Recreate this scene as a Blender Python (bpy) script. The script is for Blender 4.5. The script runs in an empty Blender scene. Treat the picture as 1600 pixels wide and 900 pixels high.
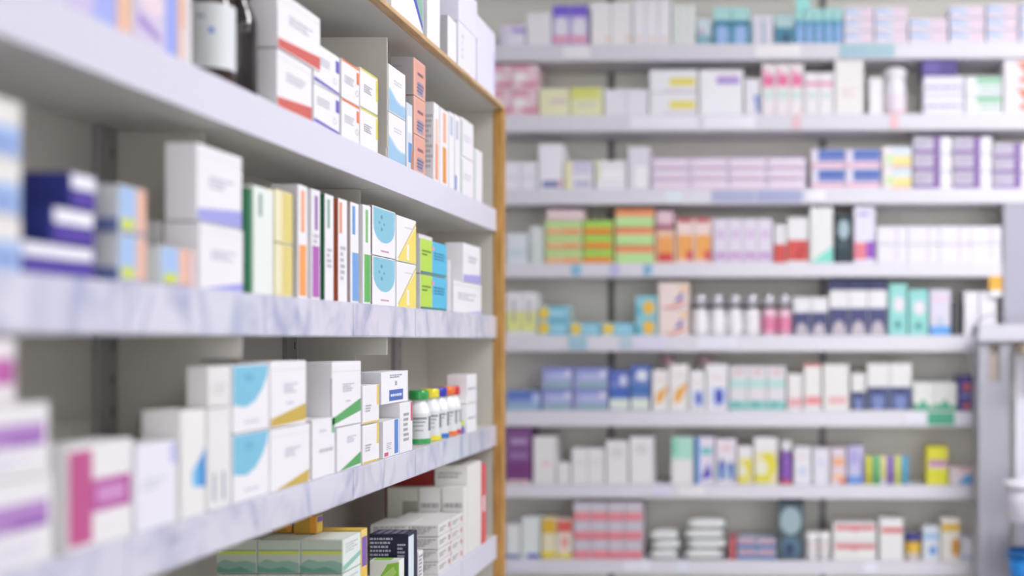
import bpy, bmesh, math, random
from mathutils import Vector
random.seed(7)
C = bpy.context.scene.collection
PI = math.pi
# ------------------------------------------------------------------ camera model
F, CX, CY, H = 1800.0, 1205.0, 533.0, 1.5

# ------------------------------------------------------------------ materials
def lin(h):
    h = h.lstrip('#')
    out = []
    for i in (0, 2, 4):
        c = int(h[i:i+2], 16) / 255
        out.append(c/12.92 if c <= .04045 else ((c+.055)/1.055)**2.4)
    return (out[0], out[1], out[2], 1)
_m = {}
def mat(h, rough=.5, kind='card'):
    key = (h, rough, kind)
    if key in _m: return _m[key]
    m = bpy.data.materials.new(kind + '_' + h.strip('#'))
    m.use_nodes = True
    nt = m.node_tree; b = nt.nodes['Principled BSDF']
    b.inputs['Base Color'].default_value = lin(h)
    b.inputs['Roughness'].default_value = rough
    N = nt.nodes.new; L = nt.links.new
    tc = N('ShaderNodeTexCoord')
    if kind == 'glass':
        b.inputs['Transmission Weight'].default_value = .45
        b.inputs['IOR'].default_value = 1.45
        b.inputs['Coat Weight'].default_value = .6
        b.inputs['Coat Roughness'].default_value = .05
        return m
    if kind == 'wood':
        w = N('ShaderNodeTexNoise'); w.inputs['Scale'].default_value = 22
        mp = N('ShaderNodeMapping'); mp.inputs['Scale'].default_value = (6, .6, 6) if rough < .5 else (6, 6, .6)
        L(tc.outputs['Object'], mp.inputs[0]); L(mp.outputs[0], w.inputs[0])
        r = N('ShaderNodeValToRGB')
        c = lin(h)
        r.color_ramp.elements[0].position = .35; r.color_ramp.elements[1].position = .7
        r.color_ramp.elements[0].color = (c[0]*.72, c[1]*.66, c[2]*.55, 1)
        r.color_ramp.elements[1].color = c
        L(w.outputs[0], r.inputs[0]); L(r.outputs[0], b.inputs['Base Color'])
        return m
    n = N('ShaderNodeTexNoise')
    n.inputs['Scale'].default_value = 90 if kind == 'card' else 30
    L(tc.outputs['Object'], n.inputs[0])
    bp = N('ShaderNodeBump'); bp.inputs['Strength'].default_value = .04; bp.inputs['Distance'].default_value = .002
    L(n.outputs[0], bp.inputs['Height']); L(bp.outputs[0], b.inputs['Normal'])
    if kind == 'film':          # clear price-strip film, its blue-grey blotchy reflections painted into the base colour
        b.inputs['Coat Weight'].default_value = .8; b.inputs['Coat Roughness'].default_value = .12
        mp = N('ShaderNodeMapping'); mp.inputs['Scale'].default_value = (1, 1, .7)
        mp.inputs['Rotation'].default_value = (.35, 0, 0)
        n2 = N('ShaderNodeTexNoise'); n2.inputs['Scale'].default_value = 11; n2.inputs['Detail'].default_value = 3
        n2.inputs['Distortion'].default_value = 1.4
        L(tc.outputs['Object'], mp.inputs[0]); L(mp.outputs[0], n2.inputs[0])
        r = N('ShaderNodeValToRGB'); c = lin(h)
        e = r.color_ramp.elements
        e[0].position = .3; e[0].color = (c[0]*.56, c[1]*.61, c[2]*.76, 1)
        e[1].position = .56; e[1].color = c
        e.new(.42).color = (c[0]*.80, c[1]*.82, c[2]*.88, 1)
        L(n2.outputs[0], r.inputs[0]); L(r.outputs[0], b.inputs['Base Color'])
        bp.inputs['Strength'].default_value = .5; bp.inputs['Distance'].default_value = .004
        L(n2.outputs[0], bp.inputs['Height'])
    if kind == 'metal':
        b.inputs['Metallic'].default_value = .6
    if kind == 'plastic':
        b.inputs['Coat Weight'].default_value = .4; b.inputs['Coat Roughness'].default_value = .1
    return m
def emit(h, s):
    m = bpy.data.materials.new('lamp_diffuser'); m.use_nodes = True
    b = m.node_tree.nodes['Principled BSDF']
    b.inputs['Base Color'].default_value = lin(h)
    b.inputs['Emission Color'].default_value = lin(h); b.inputs['Emission Strength'].default_value = s
    return m

# ------------------------------------------------------------------ mesh helpers
class MB:
    """collects faces, each with its own material, into ONE mesh object"""
    def __init__(s): s.v = []; s.f = []; s.mi = []; s.mats = []; s.sm = []
    def slot(s, m):
        if m not in s.mats: s.mats.append(m)
        return s.mats.index(m)
    def poly(s, pts, m, smooth=False):
        i = len(s.v); s.v += [tuple(p) for p in pts]
        s.f.append(list(range(i, i+len(pts)))); s.mi.append(s.slot(m)); s.sm.append(smooth)
    def box(s, x0, y0, z0, x1, y1, z1, m, bev=0.0):
        bm = bmesh.new()
        r = bmesh.ops.create_cube(bm, size=1)
        for v in r['verts']:
            v.co = Vector((x0 + (v.co.x+.5)*(x1-x0), y0 + (v.co.y+.5)*(y1-y0), z0 + (v.co.z+.5)*(z1-z0)))
        if bev: bmesh.ops.bevel(bm, geom=bm.edges[:], offset=bev, segments=2, profile=.6, affect='EDGES')
        bmesh.ops.recalc_face_normals(bm, faces=bm.faces[:])
        s.bm(bm, m)
    def bm(s, bm, m, smooth=False):
        i = len(s.v); bm.verts.index_update()
        s.v += [tuple(v.co) for v in bm.verts]
        k = s.slot(m)
        for f in bm.faces:
            s.f.append([i + v.index for v in f.verts]); s.mi.append(k); s.sm.append(smooth)
        bm.free()
    def lathe(s, prof, m, cx=0, cy=0, seg=36, sx=1, sy=1, caps=True):
        i = len(s.v); k = s.slot(m)
        for (r, z) in prof:
            for a in range(seg):
                t = 2*PI*a/seg
                s.v.append((cx + r*math.cos(t)*sx, cy + r*math.sin(t)*sy, z))
        for j in range(len(prof)-1):
            for a in range(seg):
                b = (a+1) % seg
                s.f.append([i+j*seg+a, i+j*seg+b, i+(j+1)*seg+b, i+(j+1)*seg+a]); s.mi.append(k); s.sm.append(True)
        if caps:
            s.f.append([i+a for a in range(seg)][::-1]); s.mi.append(k); s.sm.append(False)
            n = i + (len(prof)-1)*seg
            s.f.append([n+a for a in range(seg)]); s.mi.append(k); s.sm.append(False)
    def tube(s, pts, r, m, seg=10):
        i0 = len(s.v); k = s.slot(m)
        for j, p in enumerate(pts):
            p = Vector(p)
            d = (Vector(pts[min(j+1, len(pts)-1)]) - Vector(pts[max(j-1, 0)])).normalized()
            u = d.cross(Vector((0.1, 1, .2))).normalized(); w = d.cross(u)
            for a in range(seg):
                t = 2*PI*a/seg
                s.v.append(tuple(p + u*r*math.cos(t) + w*r*math.sin(t)))
        for j in range(len(pts)-1):
            for a in range(seg):
                b = (a+1) % seg
                s.f.append([i0+j*seg+a, i0+j*seg+b, i0+(j+1)*seg+b, i0+(j+1)*seg+a]); s.mi.append(k); s.sm.append(True)
    def build(s, name, parent=None):
        me = bpy.data.meshes.new(name)
        me.from_pydata(s.v, [], s.f)
        for m in s.mats: me.materials.append(m)
        me.polygons.foreach_set('material_index', s.mi)
        me.polygons.foreach_set('use_smooth', s.sm)
        me.update()
        o = bpy.data.objects.new(name, me); C.objects.link(o)
        if parent: o.parent = parent
        return o
LABELS = {}
def tag(o, label, cat, group=None):
    n = len(label.split())
    assert 4 <= n <= 16, (n, label)
    if label in LABELS: print('DUPLICATE LABEL', label)
    LABELS[label] = 1
    o['label'] = label; o['category'] = cat
    if group: o['group'] = group
    return o
def empty(name, loc, rz=0):
    o = bpy.data.objects.new(name, None); C.objects.link(o)
    o.empty_display_size = .03
    o.location = loc; o.rotation_euler = (0, 0, rz)
    return o
def struct(o):
    o['kind'] = 'structure'; return o

# ------------------------------------------------------------------ carton (front faces local -Y, base z=0)
def fill_ops(mb, ops, M, su, sv, rnd, ins=.0012):
    """M(u_m, v_m, lift) -> point;  su, sv = face size in metres"""
    lift = .00018
    def cl(u, v): return (min(max(u*su, ins), su-ins), min(max(v*sv, ins), sv-ins))
    for op in ops:
        k = op[0]; m = mat(op[1])
        if k == 'r':
            u0, v0 = cl(op[2], op[3]); u1, v1 = cl(op[4], op[5])
            mb.poly([M(u0, v0, lift), M(u1, v0, lift), M(u1, v1, lift), M(u0, v1, lift)], m)
        elif k == 'p':
            mb.poly([M(*cl(u, v), lift) for u, v in op[2]], m)
        elif k == 'e':
            cu, cv, ru, rv = op[2:6]
            mb.poly([M(*cl(cu+ru*math.cos(2*PI*a/28), cv+rv*math.sin(2*PI*a/28)), lift) for a in range(28)], m)
        elif k == 't':
            u0, v0, u1, v1, n = op[2:7]
            for i in range(n):
                vc = v1 - (v1-v0)*(i+.5)/n; hh = (v1-v0)/n*.28
                u = u0; end = u1 if i == 0 else u0 + (u1-u0)*rnd.uniform(.55, 1)
                while u < end:
                    w = (u1-u0)*rnd.uniform(.06, .2)
                    a, b = cl(u, vc-hh); c, d = cl(min(u+w, end), vc+hh)
                    if c - a > .0004: mb.poly([M(a, b, lift), M(c, b, lift), M(c, d, lift), M(a, d, lift)], m)
                    u += w + (u1-u0)*.035
        lift += .00011
def carton_mb(w, d, h, base, front=(), left=(), top=(), right=(), seed=1):
    mb = MB(); rnd = random.Random(seed)
    g = .0004
    mb.box(-w/2+g, g, 0.0002, w/2-g, d-g, h-g*2, mat(base), bev=min(.0011, w*.06))
    fill_ops(mb, front, lambda u, v, l: (-w/2+u, -l+g, v), w, h, rnd)
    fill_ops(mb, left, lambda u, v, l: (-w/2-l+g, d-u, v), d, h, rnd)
    fill_ops(mb, right, lambda u, v, l: (w/2+l-g, u, v), d, h, rnd)
    # closing flap crease and tuck slots on the lid
    t = [('r', '#c9c6c8', .0, .05, 1, .05+.0006/d), ('r', '#bdbabd', .03, 0, .03+.0008/w, .12), ('r', '#bdbabd', .97-.0008/w, 0, .97, .12)] + list(top)
    fill_ops(mb, t, lambda u, v, l: (-w/2+u, v, h-g*2+l), w, d, rnd)
    return mb

# ------------------------------------------------------------------ LEFT SHELVING UNIT
XF, XB = -.739, -.925                         # front edge of the boards, back panel
KZ = {'B': (.399, .478), 'C': (-.011, -.0915), 'D': (-.379, -.305), 'E': (-.79, -.705)}
def kz(k): return H + k*abs(XF)
ZS = {'B': (kz(.399), kz(.478)), 'C': (kz(.011), kz(.0915)), 'D': (kz(-.379), kz(-.305)), 'E': (kz(-.79), kz(-.705)),
      'A': (H+.622, H+.6315)}
Y0U, Y1U = .25, 3.1
white_lam = mat('#d6d4cf', .42, 'laminate')
grey_lam = mat('#c9c4ba', .5, 'laminate')
unit = empty('shelving_unit', (-.83, 1.7, 0))
tag(unit, 'white open shelving unit with oak edging running away along the left', 'shelf')
def U(mb, name, parent=unit):
    o = mb.build(name); o.parent = parent
    # coordinates are world: undo the parent's offset
    off = Vector((-.83, 1.7, 0))
    if parent is unit: o.location = -off
    return o
XE = -1.035
mb = MB(); mb.box(XB-.012, Y0U, ZS['D'][1]+.0005, XB, Y1U, ZS['A'][0], grey_lam); U(mb, 'back_panel')
mb = MB(); mb.box(XE-.012, Y0U, .1, XE, Y1U, ZS['D'][1]-.001, grey_lam); U(mb, 'back_panel')
mb = MB(); mb.box(XE, Y1U, .0, -.7495, Y1U+.02, ZS['A'][0], grey_lam); U(mb, 'end_panel')
mb = MB(); mb.box(XB, Y0U-.02, .0, -.7495, Y0U, ZS['A'][0], grey_lam); U(mb, 'end_panel')
mb = MB(); mb.box(XB, Y0U, .0, XF-.01, Y1U, .1, white_lam); U(mb, 'plinth')
oak = mat('#c99a54', .55, 'wood'); oakh = mat('#dcb98a', .4, 'wood')
mb = MB(); mb.box(-.749, Y1U, 0, -.7233, Y1U+.037, ZS['A'][1]-.0006, oak, bev=.0015); U(mb, 'oak_upright')
mb = MB(); mb.box(XB-.012, Y0U-.02, ZS['A'][0]+.0004, -.7355, Y1U+.02, ZS['A'][1], white_lam)
top = U(mb, 'top_board')
mb = MB(); mb.box(-.735, Y0U-.02, ZS['A'][0], -.715, Y1U+.0, ZS['A'][1], oakh, bev=.0012)
U(mb, 'oak_edging', top)
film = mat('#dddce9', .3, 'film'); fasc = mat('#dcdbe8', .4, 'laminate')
for r in 'BCDE':
    z0, z1 = ZS[r]
    xb = XE if r in 'DE' else XB
    mb = MB(); mb.box(xb+.0005, Y0U+.0005, z0, XF-.003, Y1U-.0005, z1, white_lam, bev=.001)
    sh = U(mb, 'shelf')
    mb = MB()
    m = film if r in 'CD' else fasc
    # price rail: thin channel with rolled lips
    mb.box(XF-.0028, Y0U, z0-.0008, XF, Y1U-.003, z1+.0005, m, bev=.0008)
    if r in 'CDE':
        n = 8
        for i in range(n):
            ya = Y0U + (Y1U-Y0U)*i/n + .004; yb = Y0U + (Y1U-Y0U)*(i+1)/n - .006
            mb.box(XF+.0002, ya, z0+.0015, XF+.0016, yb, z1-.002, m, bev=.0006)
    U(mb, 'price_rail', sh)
# rear uprights with slots, brackets
upm = mat('#a9a7a8', .4, 'metal'); slotm = mat('#2e2c2c')
for yc in (.975, 1.59, 2.202, 2.83):
    mb = MB(); mb.box(XB, yc-.022, ZS['D'][1], XB+.010, yc+.022, ZS['A'][0], upm, bev=.001)
    z = ZS['D'][1]+.03
    while z < 2.1:
        mb.poly([(XB+.0102, yc+.008, z), (XB+.0102, yc+.012, z), (XB+.0102, yc+.012, z+.014), (XB+.0102, yc+.008, z+.014)], slotm)
        z += .045
    U(mb, 'slotted_upright')
def divider(yc, zlo, zhi, cutz, cutx):
    mb = MB(); t = .004; e = .0008
    pr = [(XB+.0105, zlo+e), (cutx, zlo+e), (cutx, cutz), (XF-.004, cutz), (XF-.004, zhi-e), (XB+.0105, zhi-e)]
    mb.poly([(x, yc, z) for x, z in pr], grey_lam)
    mb.poly([(x, yc+t, z) for x, z in pr][::-1], grey_lam)
    for i in range(len(pr)):
        a, b = pr[i], pr[(i+1) % len(pr)]
        mb.poly([(a[0], yc, a[1]), (a[0], yc+t, a[1]), (b[0], yc+t, b[1]), (b[0], yc, b[1])], grey_lam)
    U(mb, 'divider')
divider(1.613, ZS['D'][1], ZS['C'][0], ZS['C'][0]-.032, -.800)
divider(2.227, ZS['D'][1], ZS['C'][0], ZS['C'][0]-.035, -.804)
divider(1.613, ZS['C'][1], ZS['B'][0], ZS['B'][0]-.0012, -.795)
divider(2.227, ZS['C'][1], ZS['B'][0], ZS['B'][0]-.0012, -.7955)
divider(2.227, ZS['B'][1], ZS['A'][0]-.034, ZS['B'][1]+.02, -.745)

NEAR = {'A': 'on top of the near unit', 'B': 'on the upper near shelf', 'C': 'on the middle near shelf',
        'D': 'on the lower near shelf', 'E': 'on the bottom near shelf'}
def zrow(row): return ZS[row][1]
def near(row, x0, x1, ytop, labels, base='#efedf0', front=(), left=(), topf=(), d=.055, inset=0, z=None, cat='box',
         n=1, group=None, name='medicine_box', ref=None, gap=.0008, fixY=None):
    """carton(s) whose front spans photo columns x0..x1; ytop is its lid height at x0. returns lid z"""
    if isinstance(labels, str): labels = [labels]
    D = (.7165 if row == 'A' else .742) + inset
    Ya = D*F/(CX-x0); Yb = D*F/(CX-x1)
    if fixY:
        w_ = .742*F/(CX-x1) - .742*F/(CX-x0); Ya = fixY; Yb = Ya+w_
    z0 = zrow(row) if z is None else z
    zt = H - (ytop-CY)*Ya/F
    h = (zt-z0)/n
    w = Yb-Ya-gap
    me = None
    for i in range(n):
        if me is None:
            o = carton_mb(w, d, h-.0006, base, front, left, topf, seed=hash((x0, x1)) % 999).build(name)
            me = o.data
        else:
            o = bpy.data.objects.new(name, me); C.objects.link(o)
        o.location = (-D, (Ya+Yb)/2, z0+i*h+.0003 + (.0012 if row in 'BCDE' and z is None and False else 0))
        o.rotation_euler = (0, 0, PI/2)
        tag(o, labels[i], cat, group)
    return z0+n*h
W = '#f0eef1'; GT = '#b9b6c2'; LG = '#c9c6c6'
seam = ('r', '#cbc8cd', 0, .86, 1, .866)

# ---- row B, left to right
near('B', -60, 20, -420, 'blurred white carton, leftmost above the upper near shelf rail', d=.08, front=[('r', '#d8cdea', .2, .1, .8, .6)])
near('B', 22, 106, -330, 'tall lilac and white carton near top left corner, on the upper near shelf', d=.08, front=[('r', '#cfc2ec', .1, 0, .9, .5), ('e', '#e9b8dc', .5, .45, .3, .1)])
near('B', 109, 182, -280, 'lavender carton with pink blotch and blue corner, on the upper near shelf', base='#d3c6ea', d=.08,
     front=[('e', '#e7a7d6', .3, .36, .25, .12), ('p', '#aab4f0', [(.45, 0), (1, 0), (1, .4), (.7, .3)]), ('t', '#b7a4de', .1, .5, .8, .7, 3)])
near('B', 184, 207, -230, 'slim peach and cream carton between two lavender cartons', base='#f2d3c6', d=.08, front=[('r', '#f3b9a4', .2, 0, .6, .55), ('r', '#f0cf9a', .6, .02, .8, .4)])
near('B', 209, 277, -200, 'lilac carton with purple swoosh and blue right edge, on the upper near shelf', base='#d9cfe6', d=.08,
     front=[('p', '#a78fd0', [(.05, .62), (.5, .50), (.95, .42), (.95, .33), (.5, .42), (.05, .52)]),
            ('p', '#9dacee', [(.72, 0), (1, 0), (1, .42), (.72, .36)]), ('p', '#a78fd0', [(.1, .18), (.6, .09), (.6, .04), (.1, .10)]),
            ('e', '#efdbe6', .4, .27, .26, .08)])
near('B', 279, 291, -160, 'slim peach carton beside the purple swoosh carton', base='#f0d6cc', d=.08, front=[('r', '#f2bfa8', .2, .2, .9, .7)])
near('B', 292, 300, -150, 'slim white carton just left of the amber bottles', d=.06)
def add_bottle(root, r, h, body, cap, label=None, ring=None, capr=.72, caph=.14, neck=.6, bkind='plastic', capkind='plastic',
               lz=(.12, .62), marks=(), seed=1, shoulder=.68, capring=None):
    hb = h*(1-caph)
    mb = MB()
    mb.lathe([(r*.9, 0), (r, .003), (r, hb*shoulder), (r*.96, hb*(shoulder+.08)), (r*.8, hb*(shoulder+.17)), (r*neck, hb*(shoulder+.25)), (r*neck, hb)], mat(body, .18, bkind))
    mb.build('body', root)
    mb = MB()
    cr = r*capr
    mb.lathe([(cr, hb*.985), (cr*1.02, hb*1.0), (cr*1.02, h*.985), (cr*.93, h)], mat(cap, .3, capkind))
    for a in range(24):     # grip ribs
        t = 2*PI*a/24
        mb.box(cr*1.02*math.cos(t)-.0004, cr*1.02*math.sin(t)-.0004, hb*1.01, cr*1.02*math.cos(t)+.0004, cr*1.02*math.sin(t)+.0004, h*.97, mat(cap, .3, capkind))
    mb.build('cap', root)
    if capring:
        mb = MB(); mb.lathe([(r*.93, hb*.90), (r*1.0, hb*.91), (r*1.0, hb*.985), (r*.93, hb*.99)], mat(capring, .3, 'plastic')); mb.build('collar', root)
    if label:
        mb = MB()
        mb.lathe([(r*1.012, hb*lz[0]), (r*1.012, hb*lz[1])], mat(label, .4), caps=False)
        for (hx, a0, a1, v0, v1) in marks:
            k = 8; P = []
            for j in range(k):
                t0 = math.radians(a0+(a1-a0)*j/k); t1 = math.radians(a0+(a1-a0)*(j+1)/k); rr = r*1.02
                mb.poly([(rr*math.cos(t0), rr*math.sin(t0), hb*v0), (rr*math.cos(t1), rr*math.sin(t1), hb*v0),
                         (rr*math.cos(t1), rr*math.sin(t1), hb*v1), (rr*math.cos(t0), rr*math.sin(t0), hb*v1)], mat(hx))
        mb.build('paper_label', root)
    if ring:
        mb = MB(); mb.lathe([(r*1.012, hb*.02), (r*1.012, hb*lz[0]*.98)], mat(ring, .3, 'plastic'), caps=False); mb.build('colour_band', root)
def bottle_at(px, X, row, r, h, lab, name='pill_bottle', group=None, **k):
    Y = -X*F/(CX-px)
    o = empty(name, (X, Y, zrow(row)+.0003))
    tag(o, lab, 'bottle', group)
    add_bottle(o, r, h, **k); return o
bottle_at(333, -.7745, 'B', .0285, .17, 'amber glass syrup bottle with white label and blue dot, nearer of two', 'syrup_bottle', 'amber syrup bottles',
          body='#3f1b06', cap='#1d1a1c', label='#dfe3e4', bkind='glass', lz=(.14, .75), marks=[('#2f7fd0', -75, -62, .46, .51), ('#9aa7b5', -110, -85, .6, .63)])
bottle_at(369, -.7745, 'B', .0285, .17, 'dark unlabelled amber syrup bottle beside the big red banded cartons', 'syrup_bottle', 'amber syrup bottles',
          body='#1c0a03', cap='#1d1a1c', label=None, bkind='glass')
redb = [('p', '#d0655c', [(0, .0), (1, .03), (1, .27), (0, .17)]), ('t', GT, .25, .5, .8, .68, 3), seam]
z = near('B', 433, 488, 74, 'white carton with slanted red band, bottom of its stack, beside bottles', W, redb, d=.068, group='red banded cartons')
near('B', 434, 501, -19, 'white carton with slanted red band, top of stack beside bottles', W, redb, d=.068, z=z, group='red banded cartons', inset=-.002)
blueb = [('p', '#5a52b8', [(0, .06), (1, 0), (1, .07), (0, .15)]), ('r', '#6c62c0', .84, .55, .98, .86), ('t', GT, .12, .5, .6, .72, 3), ('e', '#c3c1cc', .8, .3, .07, .08), ('e', W, .8, .3, .05, .06)]
near('B', 490.5, 531, 63, ['white carton with violet stripe and barcode, bottom of stack beside red bands', 'white carton with violet stripe and barcode, top of stack beside red bands'], W, blueb, d=.05, n=2, group='violet striped cartons')
orb = [('p', '#ef7d4a', [(0, .93), (0, 1), (1, 1), (1, .93), (.6, .93)]), ('r', '#ef7d4a', .83, .55, .97, .86), ('t', GT, .15, .4, .7, .62, 4), ('e', '#c3c1cc', .85, .3, .09, .08), ('e', W, .85, .3, .06, .06)]
near('B', 534, 562, 89, ['white carton with orange stripe and tab, bottom of its stack', 'white carton with orange stripe and tab, top of its stack'], W, orb, d=.05, n=2, group='orange striped cartons')
yeb = [('r', '#dcd667', 0, .93, 1, 1), ('r', '#e6dc5c', .88, .35, 1, .9), ('t', '#9c99a0', .2, .4, .65, .62, 4)]
near('B', 563, 591, 103, ['white carton with yellow edge, bottom of stack on the upper near shelf', 'white carton with yellow edge, top of stack on the upper near shelf'], W, yeb, d=.05, n=2, group='yellow edged cartons')
wave = [('p', '#9cc4e0', [(0, .02), (1, .02), (1, .26), (.72, .24), (.45, .28), (.2, .40), (0, .48)]),
        ('p', '#b9d7ee', [(0, .48), (.2, .40), (.45, .28), (.72, .24), (1, .26), (1, .29), (.72, .28), (.45, .33), (.2, .45), (0, .52)]), ('t', '#d0ced8', .3, .62, .75, .74, 2)]
near('B', 607.5, 634, 98, ['tall white carton with pale blue wave, bottom of stack', 'tall white carton with pale blue wave, top of stack'], W, wave, left=[('r', '#2a2a30', .975, 0, 1, 1)], d=.042, n=2, group='blue wave cartons')
near('B', 635.5, 645, 158, 'narrow silvery carton with blue bands beside the salmon stack', '#d4dbe6', [('r', '#5f9ad6', .3, .1, .9, .4), ('r', '#f6f7fb', .2, .55, .8, .8), ('r', '#c98a70', .7, 0, 1, .3)], d=.035)
salm = [('r', '#e3a795', .12, .06, 1, .94), ('r', '#a39ab0', .3, .06, .8, .42), ('t', '#5d5878', .25, .12, .85, .38, 3), ('t', '#8a6a78', .3, .55, .8, .7, 1)]
near('B', 647, 665, 88, ['salmon carton with grey panel, bottom of three high stack', 'salmon carton with grey panel, middle of three high stack', 'salmon carton with grey panel, top of three high stack'],
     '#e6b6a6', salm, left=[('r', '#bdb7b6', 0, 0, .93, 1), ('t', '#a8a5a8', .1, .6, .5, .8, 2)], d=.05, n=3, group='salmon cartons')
near('B', 678, 687, 158, 'tall grey sided carton with orange stripe, right of the salmon stack', W, [('r', '#f0a07a', .25, .03, .75, .48), ('r', '#f3cdb4', .25, .48, .75, .8)], left=[('t', '#c4c2c6', .1, .15, .9, .85, 11)], d=.028)
near('B', 688, 701, 166, 'tall white carton with two tone orange bars, on the upper near shelf', W, [('r', '#e8993a', .3, .03, .72, .5), ('r', '#f2b394', .35, .56, .7, .95)], d=.04)
near('B', 702, 710, 173, 'slim white carton with grey tab, right of the orange barred carton', W, [('r', '#b9c3dc', .2, .7, .7, .95)], d=.04)
near('B', 711, 719.5, 177, 'slim white carton with blue grey tab and blue foot', W, [('r', '#b6bccd', .2, .68, .6, .92), ('r', '#4a72c4', 0, 0, .3, .2)], d=.04)
near('B', 720.5, 740, 181, ['white carton, bottom of the two high stack near the oak post, upper shelf', 'white carton, top of the two high stack near the oak post, upper shelf'], W,
     [('t', '#cfccd6', .2, .4, .8, .6, 2), ('r', '#5f9a7a', 0, 0, .06, .9)], d=.045, n=2, group='plain white cartons by the oak post')
near('B', 741.5, 754, 230, 'short white carton with green edge, last on the upper near shelf', W, [('r', '#7fb79c', .0, 0, .1, 1)], d=.04)

# ---- row C
blwh = [('r', '#a9c3ea', 0, 0, 1, .55), ('r', '#ece9e4', 0, .55, 1, 1), ('r', '#7f97d6', .3, .15, .9, .3)]
near('C', -70, 34, 128, ['pale blue and white carton, bottom of blurred stack at left edge', 'pale blue and white carton, second from bottom at left edge', 'pale blue and white carton, top of blurred stack at left edge'],
     '#d5dcec', blwh, left=[('r', '#a9c3ea', 0, 0, 1, .55)], d=.06, n=3, group='pale blue cartons at the left edge')
navy = '#2b2c86'
nf = [('r', '#f4f3fb', .06, .55, .96, .95), ('r', '#5b3fa8', .1, .12, .95, .42)]
z1 = near('C', 26, 150, 372, 'long navy carton with white label, bottom of the navy stack', navy, nf, left=[('r', '#25307f', 0, 0, 1, 1)], d=.1, group='navy cartons')
z1 = near('C', 80, 149, 319, 'navy carton with white label, middle of the navy stack', navy, nf, left=[('r', '#25307f', 0, 0, 1, 1)], d=.08, z=z1, group='navy cartons')
near('C', 109, 151, 266, 'short navy carton with white label, top of the navy stack', navy, nf, left=[('r', '#25307f', 0, 0, 1, 1)], d=.075, z=z1, group='navy cartons')
byp = [('r', '#a9c6ec', .0, .1, .62, .95), ('e', '#d6e04a', .32, .2, .26, .13), ('r', '#f0bfa8', .64, .05, 1, .97), ('r', '#8b8fc0', 0, 0, 1, .06)]
near('C', 186, 229, 286, ['pale blue carton with yellow dot and peach edge, bottom of pair', 'pale blue carton with yellow dot and peach edge, top of pair'],
     '#dfe2e6', byp, left=[('r', '#7480b4', 0, 0, 1, .3), ('r', '#e8ebe6', .1, .35, .9, .95)], d=.05, n=2, group='pale blue cartons with yellow dots')
near('C', 252, 296, 382, 'low pale blue carton with yellow dot before the tall white stack', '#dfe2e6', byp, left=[('r', '#e8ebe6', .1, .1, .9, .9)], d=.045, group='pale blue cartons with yellow dots')
near('C', 250, 296, 344, 'grey white carton behind the low pale blue carton', '#cfcdca', d=.05, inset=.048)
near('C', 298, 306, 390, 'slim pinkish carton beside the tall white stack', '#efd4d4', d=.03)
peri = [('p', '#a3a5e2', [(0, .0), (1, .0), (1, .25), (0, .16)]), ('t', GT, .25, .45, .8, .62, 3), seam]
peri2 = [('p', '#a3a5e2', [(.05, .0), (1, .0), (1, .15)]), ('t', GT, .25, .45, .8, .62, 3), seam]
z1 = near('C', 312, 381, 345, 'large white carton with periwinkle corner, bottom of tall pair', W, peri2, d=.047, group='large periwinkle cartons', inset=-.001)
near('C', 308, 379, 221, 'large white carton with periwinkle band, top of tall pair', W, peri, d=.042, z=z1, group='large periwinkle cartons')
near('C', 387, 394, 292, 'dark green slim carton between the white cartons, middle near shelf', '#2f7a52', [('r', '#2f7a52', 0, 0, 1, 1)], d=.04)
near('C', 396, 428, 287, 'tall white carton with small green grey mark, left of cream pair', '#e9efe9', [('r', '#8aa597', .25, .72, .42, .93)], left=[('r', '#dfe6df', 0, 0, 1, 1)], d=.04)
near('C', 429.5, 457.5, 293, ['cream yellow carton, bottom of pair on the middle near shelf', 'cream yellow carton, top of pair on the middle near shelf'], '#e9dfa8',
     [('r', '#efe9c6', 0, 0, .3, 1), ('t', '#c9b25a', .72, .2, .9, .8, 5), ('r', '#e3d27e', .5, .05, .98, .95)], d=.03, n=2, group='cream yellow cartons')
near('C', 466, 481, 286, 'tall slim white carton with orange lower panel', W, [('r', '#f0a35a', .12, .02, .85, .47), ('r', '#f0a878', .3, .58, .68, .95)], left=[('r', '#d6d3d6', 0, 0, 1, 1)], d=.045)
near('C', 487, 501, 293, 'tall slim white carton with purple lower panel', W, [('r', '#b362b4', .1, .02, .88, .62*.78), ('r', '#9a6aa8', .35, .63, .7, .94), ('t', GT, .2, .5, .8, .6, 2)], d=.022)
near('C', 508, 522, 301, 'tall slim white carton with dark green spine', W, [('r', '#88b09a', .25, .68, .55, .95), ('t', GT, .2, .3, .8, .5, 4)], left=[('r', '#1f6a4a', 0, 0, 1, 1)], d=.03)
near('C', 529, 543, 308, 'tall slim white carton with rust spine', W, [('r', '#e29a78', .1, .66, .4, .96), ('t', GT, .2, .2, .8, .55, 6)], left=[('r', '#b3532a', 0, 0, 1, 1)], d=.03)
near('C', 548, 561, 314, 'tall slim white carton with blue lower panel and pinkish spine', W, [('r', '#76a6de', .2, .02, .95, .5), ('r', '#6aa0dc', .2, .68, .55, .96)], left=[('r', '#cdb9b8', 0, 0, 1, 1)], d=.02)
near('C', 567.5, 580, 318, 'tall slim white carton with green lower panel', W, [('r', '#5fb55c', .15, .02, .9, .5), ('r', '#86c07c', .3, .62, .62, .95)], d=.025)
teal = [('p', '#86c3d6', [(.04, .97)] + [(.5-.46*math.cos(t*PI/12), .62-.34*math.sin(t*PI/12)) for t in range(13)] + [(.96, .97)]),
        ('t', '#c98f9c', .35, .08, .7, .14, 1), ('e', '#5f9db4', .38, .80, .05, .04), ('e', '#5f9db4', .28, .68, .03, .03), ('e', '#5f9db4', .48, .66, .03, .03), ('e', '#5f9db4', .38, .55, .04, .04)]
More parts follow.
